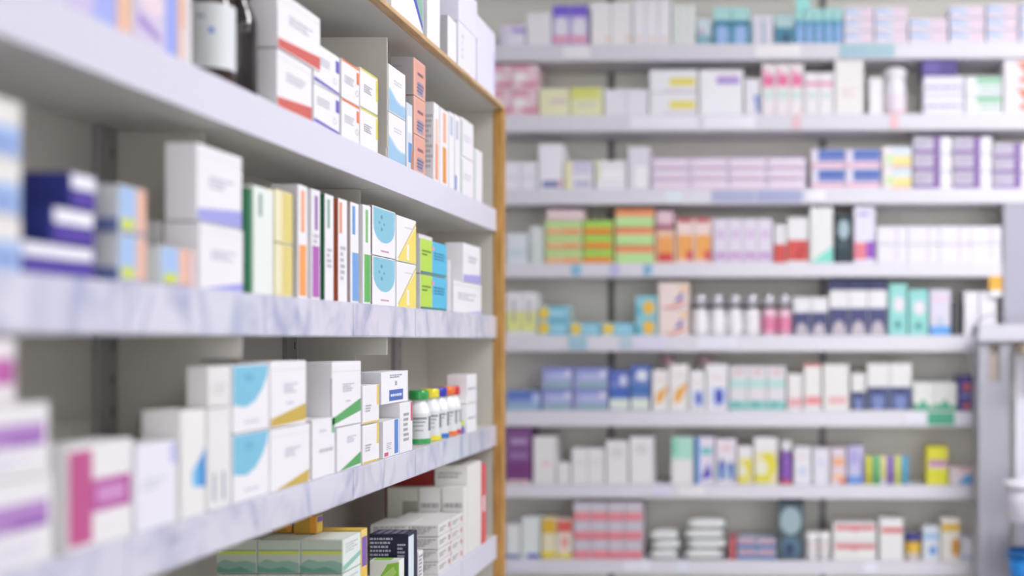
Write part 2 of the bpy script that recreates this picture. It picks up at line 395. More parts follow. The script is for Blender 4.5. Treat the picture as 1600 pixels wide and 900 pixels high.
near('C', 582, 618.5, 319, ['white carton with teal rounded patch, bottom of pair', 'white carton with teal rounded patch, top of pair'], W, teal, left=[('r', '#8a7a70', .9, 0, 1, 1)], d=.05, n=2, group='teal patch cartons')
yel = [('p', '#efdd6c', [(.05, .0), (1, 0), (1, .85)]), ('p', '#d9c24a', [(.05, .06), (.1, .06), (1, .9), (1, .96)]), ('r', '#f3efe0', .5, .06, .62, .4), ('t', '#d5cfd0', .4, .75, .85, .8, 1)]
near('C', 620, 650.5, 334.5, ['white carton with yellow diagonal half, bottom of pair', 'white carton with yellow diagonal half, top of pair'], W, yel, d=.05, n=2, group='yellow diagonal cartons')
grc = [('r', '#b9dc4e', 0, .06, .42, 1), ('r', '#58bde0', .43, .06, 1, 1), ('r', '#3b7f8a', 0, 0, 1, .07), ('t', '#6b8f2e', .06, .5, .38, .7, 2), ('t', '#2f7fa8', .5, .45, .9, .7, 3), ('e', '#e79aa8', .45, .78, .05, .07)]
near('C', 657, 698, 370.5, ['lime green and sky blue carton, bottom of pair', 'lime green and sky blue carton, top of pair'], '#dfe4df', grc, d=.035, n=2, group='lime and blue cartons')
near('C', 655, 676, 364, 'white carton peeping behind the lime and blue cartons', '#e8e5e8', d=.05, inset=.04)
near('C', 699.5, 704.5, 405, 'thin silver white carton right of the lime and blue pair', '#e2e2e6', [('r', '#c9cbd2', .2, 0, .5, 1)], d=.03)
z1 = near('C', 709, 752.5, 437, 'white carton with lavender corner, bottom of pair by oak post', W, [('p', '#b5b2e4', [(.4, 0), (1, 0), (1, .12)]), ('t', GT, .15, .4, .8, .65, 3), ('r', '#cbc8cd', 0, .86, 1, .875)], d=.06, group='lavender corner cartons')
near('C', 724, 751, 378, 'white carton with lavender band, top of pair by oak post', W, [('p', '#a9a6e0', [(0, 0), (1, 0), (1, .24), (0, .18)]), ('t', GT, .3, .5, .8, .7, 2)], d=.045, z=z1, group='lavender corner cartons')

# ---- row D
mag = [('r', '#b184c4', .05, .42, .95, .72), ('r', '#8c52ae', .6, .44, .93, .52), ('t', '#dfd6ea', .1, .1, .8, .3, 2)]
z1 = near('D', -90, 84, 770, 'white carton with purple band, bottom of blurred stack at left edge', '#ebe9ea', mag, d=.06, group='purple banded cartons', ref=0)
z1 = near('D', -90, 78, 640, 'white carton with purple band, second up at left edge', '#ebe9ea', mag, d=.06, z=z1, group='purple banded cartons')
near('D', -100, 26, 527, 'white carton with magenta band, topmost at the lower left edge', '#ebe4e6', [('r', '#b24a9a', .05, .3, .97, .68), ('r', '#c46ab0', .3, .42, .9, .6)], d=.055, z=z1)
near('D', 106, 207, 697, 'white carton with raspberry cross bars, on the lower near shelf', '#eceaea',
     [('r', '#c0568c', .0, .05, .36, .94), ('r', '#b5479a', .36, .33, .97, .64), ('r', '#cf93c4', .42, .40, .88, .57)], d=.045)
near('D', 213, 277, 696, 'plain white carton with lavender corner tab, right of raspberry carton', '#eceaf2', [('r', '#c2c4ee', .82, .72, .98, .97), ('t', '#d3d2dc', .15, .45, .7, .6, 2)], d=.045)
near('D', 299.5, 307, 638, 'grey white carton standing behind the lavender tab carton', '#d8d5d2', [('t', '#bdbabc', .2, .6, .8, .9, 3)], left=[('t', '#c2bfc0', .2, .75, .8, .92, 3)], d=.072, inset=.055)
near('D', 283, 322, 641, 'white carton with bright blue corner patch, on the lower near shelf', '#ecebe8', [('p', '#3f93d8', [(.45, .28), (1, .25), (1, .62), (.75, .52), (.45, .42)]), ('p', '#78bce8', [(.45, .28), (.7, .27), (.7, .5), (.45, .42)])], d=.05)
z1 = near('D', 325, 361, 638, 'white carton with two grey bars, bottom of pair beside blue swoosh', '#e9e8e6', [('r', '#8e98a8', .22, .08, .32, .36), ('r', '#8e98a8', .62, .08, .72, .36)], d=.04, group='two bar cartons')
near('D', 326, 361, 572, 'plain white carton, top of pair beside blue swoosh', '#e6e4e2', [('t', '#cfcccc', .2, .3, .8, .6, 3)], d=.03, z=z1)
sw = [('p', '#7fc2dc', [(.0, .98)] + [(0+.0, .42)] + [(.1, .40), (.35, .37), (.6, .45), (.8, .62), (.93, .8), (.98, .98)]), ('t', '#c8c5d0', .3, .12, .7, .18, 1), ('p', '#6fb4d2', [(.25, .8), (.45, .72), (.6, .8), (.42, .88)])]
near('D', 364, 421, 570, ['white carton with light blue swoosh, bottom of pair', 'white carton with light blue swoosh, top of pair'], W, sw, d=.05, n=2, group='blue swoosh cartons')
gold = [('p', '#c9ae4e', [(0, .02), (1, .06), (1, .32), (0, .14)]), ('t', GT, .35, .5, .75, .66, 4), ('t', '#c2c0da', .42, .32, .62, .38, 1), seam]
gold2 = [('p', '#c9ae4e', [(.12, .0), (.95, .0), (.98, .22)]), ('t', GT, .35, .5, .75, .66, 4), seam]
z1 = near('D', 423, 485, 671, 'white carton with gold corner, bottom of pair', W, gold2, d=.05, group='gold cartons', inset=-.001)
near('D', 423, 479, 564, 'white carton with gold slanted band, top of pair', W, gold, d=.05, z=z1, group='gold cartons')
grn = [('p', '#5aa862', [(0, .04), (1, .2), (1, .40), (0, .14)]), ('r', '#cbc8cd', 0, .84, 1, .846), ('t', GT, .35, .52, .75, .66, 4), ('t', '#bcbac6', .45, .36, .62, .4, 1)]
grn2 = [('p', '#5aa862', [(.1, .0), (1, .06), (1, .34)]), ('t', GT, .4, .6, .8, .76, 4)]
near('D', 488, 524, 656, 'white carton with small green tab, left of green corner stack', W, [('r', '#7fbf92', .84, .72, .98, .98), ('t', GT, .3, .4, .9, .5, 1), ('t', '#cfccd6', .3, .75, .6, .82, 1)], left=[('r', '#d8d6d4', 0, 0, 1, 1)], d=.045)
z1 = near('D', 527, 564.5, 668, 'white carton with green corner, bottom of pair', W, grn2, d=.05, group='green corner cartons')
near('D', 519, 564.5, 565, 'white carton with green slanted band, top of pair', W, grn, left=[('r', '#9a4a48', .96, .05, 1, .75)], d=.06, z=z1, group='green corner cartons')
ylw = [('r', '#eccb5e', .84, .45, .97, .98), ('r', '#e6c85c', 0, 0, 1, .06), ('t', '#a9a7b0', .15, .3, .5, .5, 3)]
near('D', 567, 593, 602, ['white carton with yellow tab, bottom of pair right of green corners', 'white carton with yellow tab, top of pair right of green corners'], W, ylw, d=.04, n=2, group='yellow tab cartons')
z1 = near('D', 599, 624.5, 658, 'white carton with blue strip and red square, under the blue label carton', W, [('r', '#5a8ad2', .68, .05, .92, .98), ('r', '#d2607e', .06, .04, .3, .14), ('t', GT, .2, .2, .5, .4, 4)], d=.04, group=None)
z2 = near('D', 625.5, 645, 629, 'white carton with red edge mark, left of the green capped bottle', W, [('r', '#d25a6c', .84, .6, .98, .98), ('t', '#a9a7b0', .25, .2, .7, .8, 6)], d=.05)
near('D', 596, 638, 581, 'white carton with blue name panel, lying across two cartons', '#f2f1f5', [('r', '#4a6cb8', .28, .08, .8, .42), ('t', '#e8ecf8', .33, .18, .75, .32, 1), ('t', '#8b8a94', .3, .78, .75, .9, 2), ('r', '#a9a9b4', .5, .55, .56, .68)], d=.055, z=z2, inset=.004)
bc = [('green', '#2f9e4e', 654, .0255, .118), ('yellow', '#e8d92a', 672, .0245, .118), ('blue', '#2f2fb0', 684.5, .0245, .118), ('orange', '#e8762a', 697.5, .0245, .118), ('red', '#cf2f3a', 707, .0205, .116)]
for nm, hx, px, r, h in bc:
    bottle_at(px, -.772, 'D', r, h, 'white plastic pill bottle with %s cap on the lower near shelf' % nm, group='pill bottles with coloured caps',
              body='#f1f1f3', cap=hx, label='#d8dbdc', ring=(hx if nm != 'blue' else '#2a6fc0'), caph=.16, capr=.78, lz=(.13, .68),
              marks=[('#8f949a', -100, -30, .55, .6), ('#8f949a', -100, -40, .48, .51), ('#a7abb0', -100, -50, .4, .43), ('#6c7078', -20, 0, .3, .62), ('#a7abb0', -90, -50, .3, .33)])
near('D', 730, 745, 585, ['white carton, bottom of pair by oak post on lower near shelf', 'white carton, top of pair by oak post on lower near shelf'], W, [('t', '#8f8ea8', .1, .45, .9, .55, 1)], d=.05, n=2, group='white cartons by the post')
bottle_at(720, -.7545, 'D', .0085, .032, 'tiny blue bottle with lime cap beside the red capped bottle', 'eye_drop_bottle', body='#5a68b8', cap='#d4e04a', caph=.4, capr=.8)

# ---- row E (deeper cartons standing low)
ef = [('t', '#a9a7b2', .1, .12, .9, .8, 5)]
el = [('r', '#b9c2b4', 0, 0, 1, 1), ('r', '#c3cf56', 0, .56, 1, .66), ('r', '#8d9a84', 0, .66, 1, .70), ('p', '#86a898', [(0, 0), (1, 0), (1, .3), (.75, .38), (.45, .34), (.2, .42), (0, .3)]), ('p', '#5f957e', [(0, 0), (.95, 0), (.6, .2), (.3, .12), (0, .22)])]
gb = [('r', '#e3ebe6', 0, 0, 1, 1), ('p', '#8fc4b0', [(0, .0), (1, .3), (1, .45), (0, .2)]), ('t', '#b9bdc0', .15, .55, .85, .85, 4)]
RN4 = ['lowest', 'middle one', 'highest']
for ins, dd, nm in ((0, .0735, 'front'), (.0745, .0735, 'middle'), (.149, .07, 'back')):
    zt = near('E', 535, 563.5, 843, ['green and white lime striped carton, %s in the %s column, bottom near shelf' % (q, nm) for q in RN4], '#d9dfd6', gb, el,
              topf=[('r', '#e2e6dc', .04, .04, .96, .96)], d=dd, inset=ins, n=3, group='lime striped cartons', fixY=1.995)
yp = [('r', '#7f5fae', .1, .62, .9, .92), ('r', '#e9c24e', .1, 0, .9, .6)]
near('E', 564.5, 574.5, 828, 'yellow carton with purple patch beside the navy carton', '#ecd27a', yp, left=[('r', '#d9b64a', 0, 0, 1, 1)], topf=[('r', '#e3bf50', 0, 0, 1, 1)], d=.15)
yl = [('r', '#b98f2a', 0, 0, .7, 1), ('r', '#e0962e', .7, 0, 1, 1)]
near('E', 495, 505, 806, 'small yellow carton with purple patch lying on the green cartons', '#e0b440', yp, left=yl, d=.042, z=zt, inset=.067)
near('E', 456, 466, 817, 'smaller amber carton lying deeper on the green cartons', '#cf9f36', yp, left=yl, d=.036, z=zt, inset=.115)
nvl = [('t', '#b9bdd0', .03, .5, .6, .95, 7), ('t', '#b9bdd0', .72, .55, .93, .85, 5), ('t', '#c9ccda', .03, .36, .7, .46, 2), ('p', '#b6d98a', [(0, 0), (.85, 0), (.85, .3), (0, .32)]), ('p', '#7fc040', [(.1, .06), (.6, .26), (.8, .3), (.5, .04)])]
near('E', 638, 652, 834, 'navy carton with white text lines on the bottom near shelf', '#20233f', [('r', '#dfeaf2', .0, .0, .62, .95), ('r', '#20233f', .7, 0, 1, 1)], nvl, topf=[('t', '#8d90a8', .1, .1, .9, .9, 4)], d=.081)
near('E', 624, 632, 875, 'green leaf patterned carton before the navy carton', '#eef2ea', [('r', '#f0f4ee', 0, 0, 1, 1)], [('p', '#8fce4a', [(.2, .0), (.98, .5), (.98, .95), (.6, .9), (.1, .3)]), ('p', '#b8e07a', [(.4, .3), (.9, .7), (.8, .85), (.4, .6)])],
     topf=[('r', '#8ccb45', .1, .3, .9, .9)], d=.06)
near('E', 654, 661.5, 862, 'thin white carton right of the navy carton', W, [('t', '#8f8e96', .1, .2, .9, .9, 7)], d=.06)
sl = [('t', '#a3a1a6', .08, .2, .92, .85, 4)]
def wl(a, b, y, n, desc, d=.09, **k):
    words = {2: ['bottom', 'top'], 3: ['bottom', 'middle', 'top'], 4: ['bottom', 'second', 'third', 'top']}[n]
    return near('E', a, b, y, ['%s, %s one of its stack' % (desc, w) for w in words], '#e6e4e2', [('t', '#8b8990', .1, .3, .6, .7, 2), ('r', '#c58a92', .8, .3, .95, .7)], sl, n=n, d=d, group=desc + 's', **k)
wl(685, 704.5, 819.5, 4, 'flat white red marked carton in left stack', d=.065)
wl(685, 704.5, 819.5, 4, 'flat white carton in left rear stack', d=.085, inset=.067, fixY=2.568)
wl(705.5, 723, 809.5, 4, 'flat white red marked carton in right stack', d=.13)
tb = [('t', '#a3a1a6', .08, .3, .92, .8, 4)]
near('E', 724.3, 730.5, 761, 'narrow white carton, nearest the aisle in the block of three', '#e8e6e2', (), tb, d=.053)
near('E', 724.3, 730.5, 761, 'narrow white carton, middle of the block of three', '#e8e6e2', (), tb, d=.053, inset=.055, fixY=2.779)
near('E', 724.3, 730.5, 761, 'narrow greenish carton, deepest of the block of three', '#d6d6c8', (), [('r', '#9d9d8c', .5, .1, 1, .8)], d=.075, inset=.11, fixY=2.779)
near('E', 731, 752.3, 727, 'tall white carton behind the narrow block on the bottom near shelf', '#e9e7e2', (), [('t', '#a3a1a6', .1, .85, .8, .93, 2)], d=.082)
near('E', 731, 752.3, 731, 'dark red tall carton deep behind the narrow block', '#a02a22', [('r', '#a02a22', 0, 0, 1, 1)], [('r', '#981f1a', 0, 0, 1, 1)], d=.118, inset=.085, fixY=2.82)
near('E', 753, 759.5, 726, 'tall slim red carton against the end panel', '#d84a52', [('r', '#e0525a', 0, 0, 1, 1), ('r', '#f0d8d8', .2, .4, .8, .6)], d=.05)

# ---- on top of the near unit
near('A', 612, 662, -120, 'white carton with blue and green diagonal, on top of the near unit', '#eef0f4',
     [('p', '#5a5fc0', [(.45, .55), (.6, .55), (.98, .1), (.98, .02)]), ('p', '#8fb8a4', [(.6, .55), (.98, .55), (.98, .1)]), ('r', '#2a2a3c', .02, .30, .12, .36)], d=.06)
near('A', 668, 688, -60, 'tall white carton, second from left on top of the near unit', '#efeef2', d=.05)
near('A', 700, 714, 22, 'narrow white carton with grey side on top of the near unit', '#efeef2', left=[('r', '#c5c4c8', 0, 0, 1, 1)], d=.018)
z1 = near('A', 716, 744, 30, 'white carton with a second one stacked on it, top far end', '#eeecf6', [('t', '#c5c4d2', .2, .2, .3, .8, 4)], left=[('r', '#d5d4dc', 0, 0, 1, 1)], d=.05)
near('A', 717, 746, -30, 'pale lilac carton stacked highest at the far end of the unit top', '#ece9f8', d=.05, z=z1)
near('A', 746, 774, 22, 'pale lilac carton at the far end of the unit top', '#ebe8f8', [('r', '#cfc6ee', .9, .1, 1, .7)], d=.05)

# ------------------------------------------------------------------ WALL SHELVING (far)
TH = math.radians(1.5); YW = 4.2
XW0 = (780-CX)*YW/F
ct, st = math.cos(TH), math.sin(TH)
def s_at(px):
    k = (px-CX)/F
    return (k*YW - XW0)/(ct + k*st)
def wpt(s, y, z):      # local (s along front, y depth into the shelf, z) -> world
    return (XW0 + s*ct + y*st, YW - s*st + y*ct, z)
def zpx(y, px=790):
    Y = YW - s_at(px)*st
    return H - (y-CY)*Y/F
bots = [96, 206, 320, 433.5, 549, 666, 777.5, 896]
tops = [71, 181, 297, 412, 524.5, 641.5, 756.5, 874]
ZT = [zpx(y) for y in tops]; ZB = [zpx(y) for y in bots]
wu = empty('wall_shelving', (XW0, YW, 0), -TH)
tag(wu, 'white wall shelving packed with medicines, spanning the far wall', 'shelf')
def WU(mb, name, parent=wu): return mb.build(name, parent)
wl_mat = mat('#dcd8e0', .45, 'laminate'); wb_mat = mat('#ece8dd', .55, 'laminate'); rail = mat('#e3e0e8', .35, 'plastic')
SL, SR = -.55, s_at(1700)
DW = .205
mb = MB(); mb.box(SL, DW, .1, SR, DW+.015, 3.0, wb_mat); WU(mb, 'back_panel')
mb = MB(); mb.box(SL, .02, 0, SR, DW, .1, wl_mat); WU(mb, 'plinth')
mb = MB(); mb.box(SL-.02, 0, 0, SL, DW+.015, 3.0, wl_mat); WU(mb, 'end_panel')
mb = MB(); mb.box(SR, 0, 0, SR+.02, DW+.015, 3.0, wl_mat); WU(mb, 'end_panel')
mb = MB(); mb.box(SL, 0.003, ZT[0]+.262, SR, DW, ZT[0]+.29, wl_mat); WU(mb, 'shelf')
um = mat('#7d7a7a', .4, 'metal')
for px in (640, 931, 1256, 1580):
    s = s_at(px)*1.065
    mb = MB(); mb.box(s-.012, DW-.008, .1, s+.012, DW, 3.0, um)
    mb.box(s-.004, DW-.0085, .1, s+.004, DW-.008, 3.0, slotm); WU(mb, 'slotted_upright')
labs = {0: [(1312, 1398, '#a5c8d4'), (880, 922, '#f6f3f8'), (1180, 1250, '#f7f4f6')],
        1: [(985, 1090, '#f4f1fa'), (1238, 1252, '#ecc6d0'), (1390, 1404, '#efc4ca'), (1100, 1180, '#f7f5fb')],
        2: [(1112, 1180, '#b3b6d6'), (1182, 1254, '#aab0d4'), (1040, 1065, '#e4eef4'), (1262, 1290, '#f6f4fa')],
        3: [(893, 908, '#8fc4de'), (953, 968, '#c3bfe8'), (1005, 1019, '#86b9d6')],
        4: [(888, 918, '#a2c9d8'), (968, 988, '#c0d2de'), (990, 1040, '#e3ddf2'), (1090, 1150, '#eceaf6')],
        5: [(1449, 1491, '#4fae88'), (1493, 1524, '#f0eef8'), (1414, 1446, '#edebf4')],
        6: [(1020, 1046, '#e2def2'), (1060, 1100, '#efedf0')],
        7: [(800, 840, '#e6e3f2'), (975, 1015, '#efeef8'), (1056, 1076, '#e4e8f4'), (1350, 1370, '#f0eefa')]}
for i in range(8):
    sr = SR if i < 3 else s_at(1566)
    mb = MB(); mb.box(SL, .003, ZB[i], sr, DW-.0005 if False else DW-.009, ZT[i], wl_mat, bev=.0015)
    sh = WU(mb, 'shelf')
    mb = MB(); mb.box(SL, -.001, ZB[i]-.0005, sr, .0028, ZT[i]+.001, rail, bev=.0012)
    mb.box(SL, -.0035, ZB[i]+.002, sr, -.001, ZB[i]+.005, rail); WU(mb, 'price_rail', sh)
    for a, b, hx in labs[i]:
        mb = MB(); mb.box(s_at(a), -.0036, ZB[i]+.0075, s_at(b), -.0012, ZT[i]-.004, mat(hx, .4), bev=.0005)
        WU(mb, 'price_label', sh)
mb = MB(); mb.box(s_at(1568), 0, ZT[3]-.26, SR, .02, ZB[2]-.002, mat('#b0afbd', .4, 'laminate')); WU(mb, 'corner_panel')

ORD = ['top', 'second', 'third', 'fourth', 'fifth', 'sixth', 'seventh', 'eighth']
CW = {2: ['left', 'right'], 3: ['left', 'centre', 'right'], 4: ['leftmost', 'second-left', 'third-left', 'rightmost'],
      5: ['leftmost', 'second-left', 'middle', 'fourth-left', 'rightmost'], 6: ['leftmost', 'second-left', 'third-left', 'fourth-left', 'fifth-left', 'rightmost']}
RW = {2: ['bottom', 'top'], 3: ['bottom', 'middle', 'top'], 4: ['bottom', 'second-up', 'third-up', 'top']}
def where(r, c, rows, cols):
    if rows == 1 and cols == 1: return ''
    if rows == 1: return ', %s of %s' % (CW[cols][c], {2: 'two', 3: 'three', 4: 'four', 5: 'five', 6: 'six'}[cols])
    if cols == 1: return ', %s of its stack' % RW[rows][r]
    return ', %s in the %s stack' % (RW[rows][r], CW[cols][c])
def place_w(o, s, y, z, jit=0):
    o.location = wpt(s, y, z); o.rotation_euler = (0, 0, -TH+jit)
rw = random.Random(3)
def wall(i, x0, x1, ytop, desc, base=W, front=(), cols=1, rows=1, d=.12, y=.006, z=None, cat='box', name='medicine_carton', top=()):
    """cartons on wall shelf i (0 = highest): photo columns x0..x1, lid at photo row ytop"""
    sa, sb = s_at(x0), s_at(x1)
    z0 = ZT[i] if z is None else z
    Y = YW - (sa+sb)/2*st
    zt = H - (ytop-CY)*Y/F
    h = (zt-z0)/rows; w = (sb-sa)/cols
    me = None; group = None
    if rows*cols > 1: group = '%ss on the %s wall shelf' % (desc, ORD[i])
    for c in range(cols):
        dj = rw.uniform(0, .006)
        for r in range(rows):
            if me is None:
                o = carton_mb(w-.0016, d, h-.0008, base, front, (), top, seed=int(x0)).build(name); me = o.data
            else:
                o = bpy.data.objects.new(name, me); C.objects.link(o)
            place_w(o, sa+(c+.5)*w, y+dj, z0+.0004+r*h + (.0008 if z is None else 0))
            tag(o, desc + where(r, c, rows, cols) + ', %s wall shelf' % ORD[i], cat, group)
    return z0+rows*h
def wbottle(i, x0, x1, ytop, desc, n=1, y=None, name='medicine_bottle', cat='bottle', **k):
    sa, sb = s_at(x0), s_at(x1); w = (sb-sa)/n
    Y = YW - (sa+sb)/2*st
    h = H - (ytop-CY)*Y/F - ZT[i]
    r = w/2*.96
    src = None
    for c in range(n):
        if src is None:
            o = empty(name, (0, 0, 0)); add_bottle(o, r, h, **k); src = o
        else:
            o = src.copy(); C.objects.link(o)
            for ch in list(src.children):
                cc = ch.copy(); C.objects.link(cc); cc.parent = o
        place_w(o, sa+(c+.5)*w, (y if y is not None else .006)+r, ZT[i]+.0012)
        tag(o, desc + where(0, c, 1, n) + ', %s wall shelf' % ORD[i], cat, ('%ss on the %s wall shelf' % (desc, ORD[i])) if n > 1 else None)
# -- top wall shelf
wall(0, 781, 820, 38, 'low lilac carton with purple stripe', '#e8def6', [('r', '#a98fe0', .5, .62, 1, .8), ('r', '#f4f0fc', .3, 0, 1, .55)])
wall(0, 821.5, 861, 18, 'blank white carton beside purple pair', '#f6f3f8')
wall(0, 862, 918, 7, 'violet carton with pale circle and pink foot', '#cfc2ee', [('r', '#8468dc', 0, .72, 1, 1), ('e', '#efeaf8', .5, .42, .4, .28), ('r', '#ecaec8', 0, .05, 1, .25)], cols=2)
wall(0, 922, 987, 2, 'tall white carton with small orange mark', '#f8f5f6', [('r', '#f6dccb', .7, .08, .95, .2)], cols=2)
wall(0, 988.5, 1048, -2, 'tall white slim carton', '#f7f5fa', [('r', '#f6dfd6', .3, .08, .7, .2)], cols=3)
wall(0, 1050, 1086, 6, 'narrow mint white carton', '#f1f6f2', [('r', '#d8ebe2', 0, .2, .12, 1)], cols=3)
wall(0, 1088, 1111, 28, 'small carton with teal foot', '#d9e6ec', [('r', '#8fbccc', 0, 0, 1, .38), ('e', '#c6b0cc', .3, .5, .2, .12)])
tl = [('r', '#b6e6e2', 0, .66, 1, 1), ('r', '#4f9dba', 0, 0, 1, .64), ('e', '#a2c2ee', .5, .25, .36, .3), ('r', '#3f84a6', 0, .5, 1, .62)]
wall(0, 1114, 1171, 10, 'teal carton with mint top and pale oval', '#a4ccd8', tl, cols=2)
wall(0, 1174, 1208, 22, 'pale lilac and mint carton', '#e8e4f0', [('r', '#9cc4dc', .0, 0, .2, .8)], cols=2)
wall(0, 1210, 1240, 20, 'dark teal based carton with mint top', '#bcd8dc', [('r', '#4f8fa8', 0, 0, 1, .55), ('r', '#3c5f7c', .4, .0, .8, .35)])
zc = wall(0, 1241, 1317, 12, 'blue carton with pale oval and mint lid', '#8fc4d4', [('r', '#a9e2de', 0, .66, 1, 1), ('r', '#4a9cc0', 0, 0, 1, .64), ('e', '#9abdf0', .6, .28, .34, .3)], cols=5)
wall(0, 1243, 1267, -6, 'small mint carton on top of blue row', '#aaf0ea', z=zc)
pb = [('r', '#f0dcea', .55, .1, 1, .9), ('p', '#b3cdf2', [(.0, .75), (.25, .8), (.6, .45), (.45, .38), (.2, .5), (0, .5)]), ('r', '#e7c3da', 0, .0, 1, .05)]
wall(0, 1319, 1366, 10, 'pink and blue swirl carton', '#eeeaf6', pb, rows=3)
wall(0, 1367, 1419, 10, 'pale swirl carton beside the low pair', '#eeeaf6', pb, rows=3)
wall(0, 1421, 1482, 27, 'low swirl carton', '#eae6f4', pb, rows=2)
wall(0, 1484, 1540, 8, 'blue wave carton beside the low pair', '#e8e4f4', pb, rows=3)
wall(0, 1542, 1592, 5, 'blue wave carton second from frame edge', '#e8e4f4', pb, rows=3)
wall(0, 1594, 1645, 3, 'blue wave carton cut by the right frame edge', '#e8e4f4', pb, rows=3)
# -- second
pk = [('r', '#e9a9bd', 0, .74, .65, 1), ('p', '#d97f9c', [(.3, .3), (.5, .12), (.9, .12), (1, .3), (1, .42), (.8, .28), (.5, .28)]), ('e', '#fbf4f6', .3, .5, .25, .2)]
wall(1, 720, 839, 100, 'rose pink carton', '#f3d3de', pk, cols=3, rows=2)
wall(1, 841, 890, 137, 'pale yellow carton with grey line', '#f1efc8', [('r', '#d9cfcb', .35, .45, .9, .6)])
wall(1, 891, 941, 136, 'pale yellow carton with lime top', '#eeefc0', [('r', '#dfe37c', 0, .6, .9, 1), ('r', '#e0dccc', .2, .3, .8, .45)])
wall(1, 943, 1012, 138, 'pale lilac white carton', '#f2edf5', cols=2)
wall(1, 1014, 1090, 108, 'wide white carton with yellow bar', '#f3f2f6', [('r', '#ece06a', .42, .28, .95, .62), ('r', '#e8dfea', .3, .0, 1, .14)], rows=2)
wall(1, 1092, 1161, 108, 'large white carton with purple bar', '#f8f7fb', [('r', '#a98fd8', .4, .68, .92, .8), ('r', '#dcc6e8', .4, .8, .92, .88)])
wall(1, 1163, 1188, 122, 'white carton with blue figure mark', '#f0edf4', [('p', '#5f86cc', [(.55, .5), (.9, .55), (.95, .1), (.75, .05), (.7, .35)])])
wall(1, 1190, 1256, 98, 'white carton with hot pink patch', '#f6eef2', [('r', '#ee79a8', .1, .55, .9, .78), ('r', '#f6c3d6', 0, .78, .5, .9), ('e', '#d3e9e4', .5, .38, .35, .1), ('r', '#f2c6d4', .8, 0, .9, .1)], cols=3)
wall(1, 1257, 1303, 112, 'white carton with pink line', '#f4eff3', [('r', '#ee86b4', 0, .68, 1, .76), ('e', '#d6e9e4', .5, .45, .3, .09)], cols=2)
wall(1, 1304, 1350, 93, 'tall plain cream white carton', '#f3f0ee', [('t', '#ecd6da', .2, .3, .8, .5, 3)])
wall(1, 1358, 1380, 120, 'narrow white carton in gap', '#f4f2f5')
wbottle(1, 1382, 1419, 105, 'white plastic tub with pink foot', name='medicine_tub', body='#f3f0f5', cap='#f6f4f8', capr=.96, neck=.9, caph=.16, label='#efe4ee', lz=(.1, .5), ring='#eec3cf', shoulder=.72)
zc = wall(1, 1443, 1507, 118, 'lilac white carton with purple writing line', '#eeeaf6', [('t', '#8a74b8', .05, .3, .95, .5, 1)], rows=2)
wall(1, 1441, 1497, 92, 'deep purple carton on lilac stack', '#53418c', [('r', '#6a56a4', .0, .1, .5, .9)], z=zc)
wall(1, 1509, 1567, 118, 'white carton with green header', '#eff1f6', [('r', '#9bcfae', .3, .55, 1, .95), ('t', '#5faa84', .4, .2, .95, .4, 1)], rows=2)
wall(1, 1569, 1628, 92, 'white carton with orange red marks', '#f4ecf2', [('p', '#ef8060', [(.35, .9), (.8, .9), (.6, .4)]), ('e', '#ee8a78', .6, .25, .2, .12)], rows=2)
# -- third
wall(2, 760, 838, 252, 'plain white carton behind the oak post', '#f4f2f8', [('r', '#e7dff0', .2, .4, .9, .5)], cols=3)
wall(2, 840, 879, 224, 'tall white carton with navy foot line', '#f7f5fb', [('r', '#8186b8', .15, .05, .9, .2), ('r', '#eec6cc', .8, .08, 1, .22)])
wall(2, 881, 926, 251, 'cream and lilac carton', '#efebf0', [('r', '#f1ecc0', 0, 0, .25, 1), ('r', '#dcd3ec', .3, .55, .95, 1), ('r', '#c2bfda', .35, .1, .9, .3)])
wall(2, 929, 978, 250, 'white carton with cream edge', '#f3f1f6', [('r', '#f0eed6', 0, .3, .2, 1), ('r', '#fdfcff', .2, .4, .9, .65)])
wall(2, 980, 1015, 228, 'tall grey white carton', '#e6e2ec', [('r', '#fdf8fb', .35, .05, .9, .55)])
wall(2, 1017, 1260, 245, 'pale pink striped carton', '#e7d9ec', [('r', '#cdb6d6', 0, .84, 1, 1), ('r', '#efc9dc', .1, .1, .9, .22), ('r', '#f1e6f4', .1, .3, .9, .7)], cols=4, rows=3)
wall(2, 1267, 1377, 232, 'white carton with blue header and pink line', '#eae2f2', [('r', '#5573be', .2, .55, .98, .95), ('r', '#8a8fc6', .2, .35, .98, .56), ('r', '#f0a9bc', .0, .12, 1, .25)], cols=2, rows=2)
wall(2, 1379, 1425, 228, 'pastel rainbow carton', '#f3ecea', [('r', '#dce6f0', .3, .6, 1, 1), ('r', '#f3e48e', .4, .15, 1, .5), ('r', '#d5ecb8', .1, .2, .4, .6), ('r', '#f5c3a4', .3, .0, .95, .12)], rows=2)
pg = [('r', '#c9c2d2', 0, .3, .52, 1), ('r', '#8464a6', .52, 0, .7, 1), ('r', '#8f74ae', 0, .0, .52, .26), ('e', '#f6f2f6', .86, .5, .13, .42), ('t', '#a99fbc', .08, .45, .45, .8, 2)]
wall(2, 1427, 1488, 213, 'grey and purple carton', '#e9e4ee', pg, rows=3)
wall(2, 1490, 1551, 213, 'grey and purple barred carton further right', '#e9e4ee', pg, rows=3)
wall(2, 1553, 1615, 222, 'grey and purple carton by the frame edge', '#e9e4ee', pg, rows=3)
